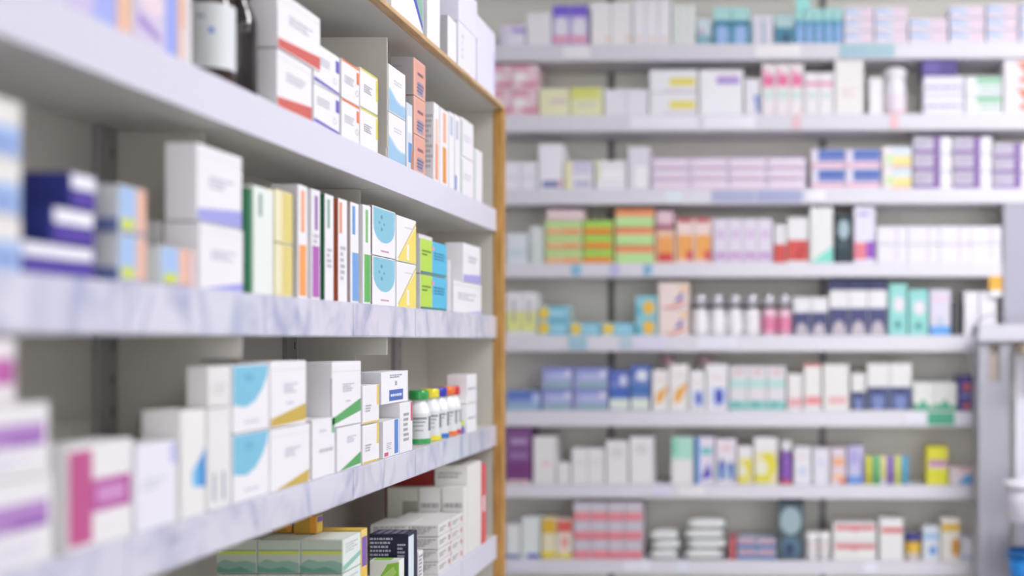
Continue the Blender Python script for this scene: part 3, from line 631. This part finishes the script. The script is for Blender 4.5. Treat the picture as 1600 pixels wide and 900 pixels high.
# -- fourth
wall(3, 790, 824, 364, 'pale blue white carton by oak post', '#e8edf2', [('r', '#d3e2ea', .1, .2, .9, .5)])
wall(3, 826, 848, 353, 'greyish mint carton', '#dfe6e6', [('r', '#c8d8d2', .0, .1, .3, .5)])
go = [('r', '#f2a878', .04, .02, .96, .42), ('r', '#c4e39a', .0, .44, 1, .96), ('r', '#f6c79a', .1, .1, .5, .35)]
go2 = [('r', '#f0953a', .02, .02, .96, .46), ('r', '#a8dc5e', .0, .48, 1, .96)]
zc = wall(3, 850, 909, 344, 'lime and peach banded carton', '#dfe8b8', go, rows=3)
wall(3, 853, 912, 327, 'pale pink carton lying on lime stack', '#eed6da', z=zc+.0008)
wall(3, 910.5, 957, 344, 'bright lime and orange banded carton', '#cfe08a', go2, rows=3)
wall(3, 960, 1022, 326, 'orange topped carton with lime foot', '#f0d9b8', [('r', '#f29a6a', 0, .6, 1, 1), ('r', '#c2eba0', .02, .02, .98, .55)], rows=3)
zc = wall(3, 1024, 1054, 359, 'orange carton with red foot', '#f4cdb0', [('r', '#f2a85e', .1, .2, .9, .8), ('r', '#d84a4a', .1, .05, .9, .3)])
wall(3, 1025, 1051, 329, 'maroon edged pink carton on orange carton', '#e9c8d2', [('r', '#b56a80', 0, 0, 1, .3)], z=zc)
wall(3, 1056, 1112, 340, 'pink topped orange carton', '#f4dcd6', [('r', '#f3ac5c', .08, .08, .95, .62), ('r', '#d8505a', .6, .06, .95, .28), ('r', '#c8485a', .1, .9, .9, 1)], cols=2)
wall(3, 1114, 1207, 341, 'lilac carton with purple speckled foot', '#e9e2f0', [('e', '#dcc2e2', .5, .65, .3, .12), ('r', '#d9b8de', .05, .06, .95, .25), ('e', '#8a5a94', .5, .2, .1, .05)], cols=4)
wall(3, 1209, 1229, 350, 'small white carton with red base', '#ece8ec', [('r', '#d6534e', 0, 0, 1, .48)])
wall(3, 1230, 1263, 339, 'white carton with red base', '#efedf0', [('r', '#d9554f', 0, .05, 1, .5), ('p', '#b83a44', [(.4, .1), (.7, .1), (.7, .45)])])
wall(3, 1265, 1302, 323, 'tall white carton with mint corner', '#eeeeec', [('p', '#8ce4d2', [(0, 0), (1, 0), (1, .3)])])
wall(3, 1305, 1332, 334, 'dark teal carton with pale disc', '#2c3c44', [('e', '#a9c0c8', .5, .68, .34, .2), ('t', '#5f747c', .15, .3, .85, .45, 3)])
wall(3, 1334, 1368, 322, 'tall lilac carton with red and purple foot', '#e9e4f4', [('r', '#e88492', 0, .06, .6, .36), ('r', '#9a52c6', .6, .08, .98, .38), ('t', '#a9a0d8', .2, .8, .7, .92, 1)])
wall(3, 1370, 1566, 353, 'plain white carton with grey seam', '#efebf3', [('r', '#dccfd8', .62, .1, .7, .9), ('r', '#e4dde8', 0, 0, 1, .04)], cols=4, rows=2)
# -- fifth
wall(4, 790, 837, 456, 'white carton with lime lower half', '#f1f0f3', [('r', '#e8ec92', 0, .1, 1, .55), ('r', '#a8a2b0', .42, .3, .6, .82)], cols=2)
cb = [('r', '#7cc4de', .3, .0, 1, 1), ('e', '#eed04e', .2, .5, .18, .4), ('r', '#a9d9ea', .4, .3, .9, .7)]
wall(4, 839, 888, 478, 'sky blue carton with yellow dot', '#c4d9d4', cb, rows=2)
wall(4, 890, 938, 504, 'low sky blue carton with amber dot', '#cfe0dc', cb)
wall(4, 940, 990, 504, 'low aqua carton with yellow dot', '#cfe0dc', cb)
wall(4, 992, 1026, 462, 'aqua carton with amber dot', '#a8d8e4', [('r', '#8ccfe0', .1, .6, 1, 1), ('e', '#eec04a', .62, .4, .28, .36), ('r', '#5fb8c8', 0, .05, .3, .5)], rows=2)
wall(4, 1028, 1076, 441, 'peach carton with red and violet swoosh', '#f4e2dc', [('p', '#dd7a72', [(.1, .05), (.5, .12), (.9, .3), (.9, .2), (.5, .02)]), ('p', '#7a68b8', [(.5, .25), (.75, .6), (.85, .58), (.75, .3)]), ('r', '#f6cfa8', .7, .65, 1, .85)], rows=2)
wbottle(4, 1079, 1187, 461, 'white bottle with silver cap and black collar', n=4, body='#f2edf2', cap='#b9b6be', capkind='metal', capring='#1f2226', label='#f4f0f4', capr=.8, neck=.8, caph=.26, shoulder=.72)
wbottle(4, 1189, 1237, 461, 'pink bottle with silver cap and black collar', n=2, body='#eec6d4', cap='#b9b6be', capkind='metal', capring='#1f2226', label='#e387ac', capr=.8, neck=.8, caph=.26, shoulder=.72)
nw = [('r', '#4c4f7c', 0, 0, 1, .6), ('p', '#c9bfc6', [(.1, .02), (.2, .2), (.4, .32), (.6, .32), (.8, .2), (.9, .02)])]
wall(4, 1239, 1294, 464, 'low navy carton with white lid and pale dome', '#efedf0', nw, cols=2)
zc = wall(4, 1296, 1387, 453, 'navy carton with white lid and pale dome', '#efedf0', nw, cols=3)
wall(4, 1294, 1387, 437, 'flat navy carton on the domed row', '#3c4066', z=zc, cols=3)
tq = [('r', '#98dcd6', 0, 0, 1, 1), ('e', '#eee6ee', .55, .6, .3, .16), ('p', '#3f8f94', [(.3, .2), (.5, .3), (.7, .2), (.5, .12)])]
wall(4, 1389, 1418, 443, 'tall turquoise carton', '#a8dcd8', tq)
wall(4, 1420, 1451, 452, 'turquoise carton with white spot', '#a8e0dc', tq)
wall(4, 1453, 1486, 452, 'lilac carton with bright blue foot', '#e0dcec', [('r', '#68acf0', 0, .0, 1, .2), ('e', '#e6d3e4', .5, .8, .4, .12), ('r', '#c9cfe4', .3, .2, .7, .4)])
wall(4, 1489, 1498, 470, 'thin carton painted dark grey for a shadowed gap', '#5c5c5c')  # dark grey stands in for the shadow between neighbouring cartons
wall(4, 1507, 1530, 455, 'white carton above the cable', '#f0edf3')
wall(4, 1531, 1558, 455, 'white carton beside the yellow tag', '#f0edf3')
# -- sixth
lb = [('r', '#8f96d6', 0, .74, 1, 1), ('r', '#b9bfe8', .2, .42, .95, .74), ('r', '#8fb8b8', .1, .05, .95, .26), ('e', '#e4e6f6', .86, .7, .1, .14)]
wall(5, 790, 844, 611, 'low blue carton with aqua foot', '#8ea4d8', [('r', '#5f7cc8', 0, .55, .75, .95), ('r', '#9cc3d2', .05, .05, .95, .3), ('e', '#c4ccec', .86, .6, .1, .25)])
wall(5, 846, 894, 574, 'periwinkle carton with green strip', '#a9aedc', lb, rows=2)
wall(5, 896, 949, 574, 'periwinkle carton with green strip further right', '#a9aedc', lb, rows=2)
wall(5, 951, 983, 579, 'royal blue carton with white foot', '#7f93cc', [('r', '#5f74c4', 0, .7, 1, 1), ('r', '#4a6cc0', 0, .32, 1, .58), ('r', '#e3ece4', 0, .02, 1, .28), ('e', '#d3d4ee', .7, .75, .2, .14)])
wall(5, 984.5, 1015, 571, 'taller royal blue carton with white foot', '#7f93cc', [('r', '#5a74c0', 0, .76, 1, 1), ('r', '#4a78b8', 0, .34, 1, .58), ('r', '#e3ece0', 0, .02, 1, .26), ('e', '#e6e8f4', .6, .78, .3, .12)])
wbottle(5, 1022, 1048, 557, 'pink capped bottle behind gold marked cartons', y=.128, body='#eedfe2', cap='#e0b6bc', capr=.9, neck=.9)
wbottle(5, 1084, 1110, 557, 'pink capped bottle behind blue marked cartons', y=.128, body='#eedfe2', cap='#dfb9c2', capr=.9, neck=.9)
gm = [('p', '#eeb04a', [(.2, .15), (.6, .2), (1, .55), (.9, .6), (.3, .42)]), ('t', '#ecd6d4', .2, .7, .8, .8, 1)]
wall(5, 1018, 1044, 578, 'cream carton with gold mark', '#f3efec', gm)
wall(5, 1045.5, 1075, 569, 'taller cream carton with gold mark', '#f3efec', gm)
bm_ = [('e', '#5a64c8', .5, .28, .22, .2), ('r', '#cfdcf6', .2, .1, 1, .5), ('e', '#4a56c0', .6, .3, .2, .18), ('t', '#ecd0d8', .2, .66, .8, .74, 1)]
wall(5, 1077, 1101, 579, 'white carton with blue figure', '#f3f0f4', bm_)
wall(5, 1102.5, 1137, 569, 'taller white carton with blue figure', '#f3f0f4', bm_)
wall(5, 1139, 1228, 572, 'mint banded carton with teal foot', '#e9e3e9', [('r', '#c0e2de', 0, .5, 1, .7), ('r', '#8fd0ca', .02, .02, .98, .22), ('e', '#3fa098', .4, .14, .12, .06), ('e', '#dcc4cc', .5, .86, .3, .06)], cols=3)
wall(5, 1230, 1254, 584, 'short white carton with pink band', '#efecec', [('r', '#eaa9ae', .1, .12, .95, .32)])
wall(5, 1255.5, 1284, 568, 'white carton with red lid edge', '#f1efed', [('r', '#ee9aa0', .1, .12, .95, .3), ('r', '#dd7f80', 0, .93, 1, 1)])
wall(5, 1286, 1327, 569, 'white carton with faint pink band', '#f0eeec', [('r', '#ebbcbe', .2, .14, .9, .3)])
rn = [('r', '#49527e', 0, .02, 1, .5), ('e', '#7c8cc0', .5, .2, .3, .18), ('e', '#2f3a6c', .5, .4, .12, .09)]
wall(5, 1330, 1353, 583, 'short white carton with navy roundel base', '#ecebe9', rn)
wall(5, 1355, 1425, 568, 'white carton with navy roundel base', '#edecea', rn, cols=2)
wall(5, 1427, 1496, 598, 'white carton with green zigzag base', '#eeeeea', [('p', '#58b28a', [(0, 0), (1, 0), (1, .2), (.75, .14), (.45, .42), (.2, .18), (0, .3)])], cols=2)
wall(5, 1498, 1525, 588, 'indigo carton with two red dots', '#564f9c', [('e', '#c8707c', .5, .68, .28, .14), ('e', '#c8707c', .5, .14, .28, .11), ('r', '#a9b0e6', .1, .4, .9, .46)])
# -- seventh
wall(6, 789, 829, 668, 'dark purple carton with lilac writing', '#84568e', [('r', '#7c3f7c', 0, .1, 1, .38), ('t', '#c6a9d0', .2, .66, .85, .84, 1), ('t', '#a98abc', .2, .42, .85, .58, 1), ('r', '#eccfca', 0, .0, 1, .06)])
wall(6, 832, 867, 682, 'white carton right of purple carton', '#efedee', [('r', '#f2d9de', .4, .35, .8, .5)])
wall(6, 869, 890, 724, 'low white carton', '#eeeced')
wall(6, 892, 944, 701, 'white carton of middling height', '#eeecee', [('t', '#dddbe0', .2, .5, .8, .7, 2)], cols=2)
wall(6, 946, 981, 689, 'tall white carton with faint oval', '#efedef', [('e', '#e0dde0', .5, .72, .3, .14)])
wall(6, 983, 1020, 683, 'taller white carton beside the gap', '#efedef', [('e', '#dedbdf', .5, .74, .3, .12)])
wall(6, 1048, 1083, 683, 'white carton with mint top', '#efedee', [('r', '#b5e6d4', 0, .52, 1, 1), ('r', '#8cd6bc', 0, .6, .3, .95)])
wall(6, 1086, 1116, 683, 'lilac carton with blue spine and violet marks', '#e9e0f0', [('r', '#4a9ade', 0, 0, .22, 1), ('r', '#7cc8cc', .3, .62, .9, .78), ('p', '#5a5ac0', [(.25, .1), (.9, .15), (.7, .45), (.5, .3)])])
wall(6, 1118, 1150, 686, 'white carton with navy figures', '#ede6ee', [('r', '#bcd6e6', .0, .1, 1, .45), ('e', '#3c4cb0', .3, .4, .14, .16), ('e', '#3c4cb0', .75, .36, .12, .14), ('r', '#4050b4', .2, .1, .4, .4), ('r', '#3f4fb2', .68, .1, .85, .4), ('r', '#eec6cc', .3, .75, .8, .85)])
ys = [('r', '#eee6ba', 0, 0, 1, .7), ('e', '#e8dc3a', .6, .42, .35, .26), ('e', '#f1eed8', .35, .35, .25, .18), ('r', '#e6da3c', 0, .05, .7, .2)]
wall(6, 1152, 1176, 698, 'yellow swirl carton', '#f1eef0', ys)
wall(6, 1177.5, 1215, 684, 'taller yellow swirl carton', '#f1eef0', ys)
wbottle(6, 1217, 1238, 690, 'purple bottle with white cap and red foot', body='#8a5ab4', cap='#e2e0e4', label='#8f5fb8', ring='#e0604a', capr=.85, neck=.8, caph=.22)
wall(6, 1240, 1268, 699, 'white carton with faint blue flower', '#eeecf2', [('e', '#d2daf0', .5, .35, .24, .14), ('r', '#f0d6de', .2, .7, .8, .76)])
wall(6, 1270, 1296, 701, 'pale lilac carton before orange carton', '#ebe8f2', [('e', '#d6dcf2', .5, .6, .2, .1)])
wall(6, 1298, 1322, 701, 'lilac and orange carton', '#e6d8e4', [('r', '#f0b48c', .1, .5, .9, .75), ('r', '#f4c4a0', .1, .1, .9, .3), ('r', '#e8765a', .6, .02, 1, .15)])
wall(6, 1324, 1350, 698, 'lavender carton with blue foot', '#c9c6e6', [('r', '#6a98dc', .05, .03, .95, .22), ('e', '#b3a9e0', .4, .7, .3, .2), ('r', '#6a68c0', .85, .1, 1, .7)])
def tube_item(i, px, ytop, hx, nm):
    s = s_at(px); h = H-(ytop-CY)*(YW-s*st)/F - ZT[i]
    o = empty('cream_tube', (0, 0, 0)); place_w(o, s, .03, ZT[i]+.0012)
    mb = MB()
    mb.box(-.0118, -.0018, h-.004, .0118, .0018, h, mat(hx, .3, 'plastic'))
    i0 = len(mb.v); k = mb.slot(mat(hx, .3, 'plastic')); seg = 24; rings = 10
    for j in range(rings+1):
        t = j/rings; z = h*.2 + (h*.8-.004)*t
        a = .0105+.001*t; b = .0115*(1-t)+.0012*t
        for q in range(seg):
            w = 2*PI*q/seg; mb.v.append((a*math.cos(w), b*math.sin(w), z))
    for j in range(rings):
        for q in range(seg):
            r2 = (q+1) % seg
            mb.f.append([i0+j*seg+q, i0+j*seg+r2, i0+(j+1)*seg+r2, i0+(j+1)*seg+q]); mb.mi.append(k); mb.sm.append(True)
    mb.f.append([i0+q for q in range(seg)][::-1]); mb.mi.append(k); mb.sm.append(False)
    mb.build('tube_body', o)
    mb = MB(); mb.lathe([(.0098, 0), (.0102, .001), (.0102, h*.19), (.0095, h*.198)], mat('#e9e8ea' if nm in ('cream',) else hx, .3, 'plastic')); mb.build('cap', o)
    tag(o, 'upright %s squeeze tube in the colourful row, seventh wall shelf' % nm, 'tube', 'squeeze tubes on the seventh wall shelf')
for px, hx, nm in ((1358, '#dcd83a', 'yellow'), (1370, '#5fbf7a', 'green'), (1381, '#e4de98', 'cream'), (1392, '#8a62c0', 'purple'), (1403.5, '#d2dc6a', 'lime'), (1415.5, '#4aa8d4', 'blue')):
    tube_item(6, px, 714, hx, nm)
wall(6, 1448, 1482, 699, 'bright yellow carton with purple band', '#e6e23c', [('r', '#c48cb8', .1, .5, 1, .66), ('r', '#ecc6d8', .05, .44, 1, .5)])
wall(6, 1484, 1525, 731, 'low pale pink carton with blue corner', '#e9dce2', [('p', '#6ab0e8', [(.35, .05), (1, .05), (1, .6), (.6, .55)]), ('r', '#eec0c8', .3, .75, .9, .95)])
# -- eighth
wall(7, 790, 812, 820, 'small white carton at the foot of the oak post', '#eceef0', [('r', '#5f74b0', .0, .02, 1, .12)])
wall(7, 813.5, 842, 809, 'white carton with navy foot line', '#e9f0f0', [('r', '#4a5cc0', .3, .02, 1, .12)])
wall(7, 845, 868, 810, 'yellow topped white carton', '#ece4c6', [('r', '#e2b93c', .05, .62, 1, .96), ('r', '#ecd858', 0, .0, 1, .2)])
wall(7, 869, 893, 812, 'red topped cream carton', '#f0e2d8', [('r', '#e0655c', 0, .66, 1, .96), ('r', '#ecdc62', 0, .0, 1, .14), ('e', '#e89a8c', .5, .42, .2, .16)], y=.01)
wall(7, 895, 1003, 785, 'pink and white striped carton', '#d9cdd8', [('r', '#ea8b98', 0, .02, 1, .46), ('r', '#c9ccd4', .1, .56, .9, .85)], cols=4, rows=3)
def pack(i, x0, x1, ytop, n, desc):
    sa, sb = s_at(x0), s_at(x1); Y = YW-(sa+sb)/2*st
    H0 = H-(ytop-CY)*Y/F - ZT[i]; h = H0/n; w = sb-sa
    mb = MB(); bm = bmesh.new()
    bmesh.ops.create_cube(bm, size=1)
    bmesh.ops.subdivide_edges(bm, edges=bm.edges[:], cuts=5, use_grid_fill=True)
    for v in bm.verts:
        x, y, z = v.co*2
        k = (1-.55*abs(x)**4)*(1-.4*abs(y)**4)
        v.co = Vector((x*w*.46, .06+y*.055, h*.5+z*h*.48*k))
    mb.bm(bm, mat('#eceeec', .35, 'plastic'), smooth=True)
    mb.box(-w*.49, .01, h*.44, -w*.45, .11, h*.56, mat('#5f9aa4', .4, 'plastic')); mb.box(w*.45, .01, h*.44, w*.49, .11, h*.56, mat('#5f9aa4', .4, 'plastic'))
    me = None
    for r in range(n):
        if me is None: o = mb.build('wipes_pack'); me = o.data
        else: o = bpy.data.objects.new('wipes_pack', me); C.objects.link(o)
        place_w(o, (sa+sb)/2 + (.004 if r % 2 else -.004), .006, ZT[i]+.0012+r*h)
        tag(o, desc + where(r, 0, n, 1) + ', eighth wall shelf', 'packet', desc + 's')
pack(7, 1015, 1061, 831, 3, 'puffy white packet with teal ends in low pile')
pack(7, 1068, 1133, 813, 4, 'puffy white packet with teal ends in high pile')
wall(7, 1139, 1149, 841, 'thin red carton', '#cf6a72')
wall(7, 1151, 1213, 842, 'blue and red striped flat carton', '#b9c0d4', [('r', '#4f78b4', 0, .05, 1, .4), ('r', '#d88a94', .1, .55, .9, .8)], cols=2, rows=2)
wall(7, 1215, 1256, 786, 'tall slate carton with pale discs', '#4c5c66', [('e', '#a3bac0', .5, .68, .42, .24), ('e', '#5f7e94', .5, .22, .36, .18), ('e', '#38486a', .45, .18, .2, .12)])
wbottle(7, 1258, 1298, 833, 'white jar with pink line', n=2, name='cream_jar', cat='jar', body='#edebec', cap='#f1efef', label='#ecc9ce', lz=(.62, .72), capr=1.0, neck=.95, caph=.3, shoulder=.72)
wall(7, 1301, 1370, 818, 'wide white carton with red band', '#f0eeec', [('r', '#e07e84', .06, .62, .96, .88), ('p', '#d86a70', [(.4, .62), (.6, .62), (.5, .54)])], rows=2)
wall(7, 1374, 1412, 811, 'tall white carton with red band', '#efeeec', [('r', '#da6a70', .08, .66, .98, .78)])
wbottle(7, 1415, 1440, 836, 'orange jar with navy lid', name='cream_jar', cat='jar', body='#e8b04a', cap='#343a8c', label='#ecc24e', lz=(.4, .95), capr=1.0, neck=.95, caph=.26, shoulder=.72, ring='#d8cfc8')
wall(7, 1442, 1469, 824, 'pale blue carton with blue blossom', '#e3e9f0', [('e', '#6f9fe0', .6, .3, .24, .14), ('r', '#a9cbec', .05, .62, .95, .82)])
wall(7, 1471, 1501, 810, 'white carton with gold band and amber oval', '#f1ece2', [('r', '#eac24a', .02, .68, .98, .86), ('e', '#d8962e', .76, .32, .22, .22)])
wall(7, 1503, 1526, 841, 'small white carton with pale blue foot line', '#e8e8f0', [('r', '#b5cfe4', .0, .08, 1, .2)])

# yellow shelf tag hanging from the fourth shelf
def at(px, py, Y): return ((px-CX)*Y/F, Y, H-(py-CY)*Y/F)
s = s_at(1555)
a, b = at(1544.5, 464, 4.12), at(1565, 433, 4.12)
mb = MB(); mb.box(-.022, 0, -.075, .022, .0012, 0, mat('#f1eff2', .4), bev=.0004); mb.box(-.0235, -.0006, -.052, .0235, -.0001, .0, mat('#e9b23c', .4))
o = mb.build('shelf_tag'); place_w(o, s_at(1555), -.008, ZT[3]-.048); tag(o, 'amber and white paper tag hanging at the fourth wall shelf end', 'tag')

# ------------------------------------------------------------------ cabinet and rack at the right edge
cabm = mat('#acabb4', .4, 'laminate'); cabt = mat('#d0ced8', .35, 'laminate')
YC = 3.96
cab = empty('pharmacy_cabinet', (.77, YC, 0))
def Cc(mb, name, par=None):
    o = mb.build(name, par or cab)
    if par is None: o.location = (-.77, -YC, 0)
    return o
x0 = at(1529, 0, YC)[0]; x1 = at(1581, 0, YC)[0]; zt = at(0, 533, YC)[2]; ztt = at(0, 507, YC)[2]
mb = MB()
hx0, hx1, hz0, hz1 = at(1546, 0, YC)[0], at(1562, 0, YC)[0], at(0, 596, YC)[2], at(0, 538, YC)[2]
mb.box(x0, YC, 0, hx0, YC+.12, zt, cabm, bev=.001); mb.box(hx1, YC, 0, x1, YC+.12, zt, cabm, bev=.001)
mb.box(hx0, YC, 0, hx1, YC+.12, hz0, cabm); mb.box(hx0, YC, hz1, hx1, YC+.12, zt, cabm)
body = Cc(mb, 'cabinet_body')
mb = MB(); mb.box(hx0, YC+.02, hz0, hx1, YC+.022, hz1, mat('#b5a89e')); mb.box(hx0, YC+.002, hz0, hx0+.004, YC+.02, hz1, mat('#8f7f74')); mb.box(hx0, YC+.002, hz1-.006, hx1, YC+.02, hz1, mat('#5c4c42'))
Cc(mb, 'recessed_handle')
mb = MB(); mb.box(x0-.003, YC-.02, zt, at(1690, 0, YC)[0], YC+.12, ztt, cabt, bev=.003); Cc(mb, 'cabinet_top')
tag(cab, 'pale grey cabinet with recessed slot handle at the right of shelves', 'cabinet')
rack = empty('storage_rack', (.95, 3.9, 0))
def Rk(mb, name): o = mb.build(name, rack); o.location = (-.95, -3.9, 0); return o
rx0 = at(1586, 0, 3.93)[0]
mb = MB(); mb.box(rx0, 3.925, 0, rx0+.3, 3.938, zt-.012, mat('#dedce6', .4, 'laminate')); Rk(mb, 'back_panel')
mb = MB(); mb.box(rx0+.3, 3.6, 0, rx0+.312, 3.938, zt-.012, cabm); Rk(mb, 'side_panel')
for yy in (819, 926):
    z_ = at(0, yy, 3.7)[2]
    mb = MB(); mb.box(rx0, 3.62, z_-.012, rx0+.3, 3.925, z_, cabt, bev=.001); Rk(mb, 'rack_shelf')
mb = MB(); mb.box(rx0, 3.80, at(0, 553, 3.8)[2], rx0+.3, 3.925, at(0, 538, 3.8)[2], mat('#b8a98e', .5, 'laminate')); Rk(mb, 'timber_rail')
tag(rack, 'pale storage rack cut off by the right frame edge', 'shelf')
Yt = 3.74
cx_ = at(1608, 0, Yt)[0]; r0 = 38*Yt/F
o = empty('storage_tub', (cx_, Yt, at(0, 819, 3.7)[2]+.0005))
hh = 64*Yt/F
mb = MB(); mb.lathe([(r0*.78, 0), (r0*.85, .006), (r0*.93, hh*.5), (r0*.95, hh*.86), (r0*.9, hh*.86), (r0*.88, hh*.5), (r0*.75, .008)], mat('#e6e4ee', .3, 'plastic')); mb.build('tub_body', o)
mb = MB(); mb.lathe([(r0*.96, hh*.86), (r0*1.04, hh*.88), (r0*1.04, hh*.98), (r0*.98, hh)], mat('#efedf4', .3, 'plastic')); mb.build('lid', o)
tag(o, 'white plastic tub with lid at right edge above blue bin', 'container')
cx_ = at(1606, 0, Yt)[0]; r0 = 33*Yt/F; hh = 64*Yt/F
o = empty('storage_bin', (cx_, Yt, at(0, 926, 3.7)[2]+.0005))
blue = mat('#1f86d8', .3, 'plastic')
mb = MB(); mb.lathe([(r0*.8, 0), (r0*.96, hh*.9), (r0*.92, hh*.9), (r0*.77, .004)], blue); mb.build('bin_body', o)
mb = MB(); mb.lathe([(r0*.96, hh*.86), (r0*1.05, hh*.87), (r0*1.05, hh*.97), (r0*.93, hh*.97)], mat('#1465ac', .3, 'plastic'), caps=False); mb.build('rim', o)
tag(o, 'bright blue plastic bin at the lower right corner', 'container')
# cable
P = [at(1575, 503, YC-.01), at(1556, 492, YC-.01), at(1540, 494, YC-.02), at(1525, 506, YC-.03), at(1515, 525, YC-.035), at(1513, 548, YC-.04), at(1519, 575, YC-.035), at(1530, 592, YC-.02)]
pts = []
for j in range(len(P)-1):
    p0, p1, p2, p3 = [Vector(P[min(max(j+q, 0), len(P)-1)]) for q in (-1, 0, 1, 2)]
    for q in range(8):
        t = q/8
        pts.append(.5*((2*p1)+(-p0+p2)*t+(2*p0-5*p1+4*p2-p3)*t*t+(-p0+3*p1-3*p2+p3)*t**3))
mb = MB(); mb.tube(pts, .0022, mat('#8e8b94', .4, 'plastic')); o = mb.build('power_cable')
tag(o, 'thin grey cable looping over the cabinet top', 'cable')

# ------------------------------------------------------------------ room
def room(name, *b, m):
    mb = MB(); mb.box(*b, m); return struct(mb.build(name))
wallm = mat('#e4e2e6', .7, 'plaster')
room('floor', -2.2, -4.5, -.05, 5.0, 4.75, 0, m=mat('#b9b6b4', .35, 'vinyl'))
room('ceiling', -2.2, -4.5, 3.3, 5.0, 4.75, 3.35, m=wallm)
room('wall_back', -2.2, 4.65, 0, 5.0, 4.75, 3.3, m=wallm)
room('wall_left', -2.3, -4.5, 0, -2.2, 4.75, 3.3, m=wallm)
room('wall_right', 5.0, -4.5, 0, 5.1, 4.75, 3.3, m=wallm)
dm = emit('#fcfcff', 4.6); dm2 = emit('#fcfcff', 33.0); dm3 = emit('#fcfcff', 3.5); fm = mat('#e8e8ea', .4, 'metal')
def lamp(x, y, lx, ly, desc, dm=dm):
    o = empty('ceiling_light', (x, y, 3.2995))
    mb = MB(); t = .02
    mb.box(-lx/2-t, -ly/2-t, -.05, -lx/2, ly/2+t, 0, fm); mb.box(lx/2, -ly/2-t, -.05, lx/2+t, ly/2+t, 0, fm)
    mb.box(-lx/2, -ly/2-t, -.05, lx/2, -ly/2, 0, fm); mb.box(-lx/2, ly/2, -.05, lx/2, ly/2+t, 0, fm)
    mb.build('frame', o)
    mb = MB(); mb.box(-lx/2, -ly/2, -.042, lx/2, ly/2, -.03, dm); mb.build('diffuser', o)
    tag(o, desc, 'lamp', 'ceiling light panels')
for j, y in enumerate((-2.6, -.9, .8, 2.5)):
    lamp(2.1, y, .32, 1.35, 'long white ceiling light over the aisle, %s' % ['behind the camera', 'beside the camera', 'before the shelves', 'nearest the wall shelving'][j], [dm, dm, dm, dm3][j])
lamp(1.25, 2.3, 1.7, .3, 'wide unseen fill panel added to brighten the wall shelving', dm2)  # fill light added out of view to lift the far shelves
lamp(.6, -2.2, 1.3, .5, 'wide white ceiling light panel behind the camera, left one', dm)
lamp(3.7, -1.2, .5, 1.35, 'white ceiling light panel at the right side of the room')
lamp(3.7, 1.8, .5, 1.35, 'white ceiling light panel at far right by the wall')
w = bpy.data.worlds.new('World'); bpy.context.scene.world = w; w.use_nodes = True
bg = w.node_tree.nodes['Background']; bg.inputs[0].default_value = (.95, .97, 1, 1); bg.inputs[1].default_value = 1.6

cam = bpy.data.cameras.new('camera'); co = bpy.data.objects.new('camera', cam); C.objects.link(co)
co.location = (0, 0, H); co.rotation_euler = (PI/2, 0, 0)
cam.sensor_width = 36; cam.lens = F/1600*36
cam.shift_x = -(CX-800)/1600; cam.shift_y = (CY-450)/1600
cam.clip_start = .05
cam.dof.use_dof = True; cam.dof.focus_distance = 2.25; cam.dof.aperture_fstop = 1.15
bpy.context.scene.camera = co
vs = bpy.context.scene.view_settings
vs.view_transform = 'Standard'; vs.look = 'None'; vs.gamma = 1; vs.exposure = 0.42; vs.use_curve_mapping = False
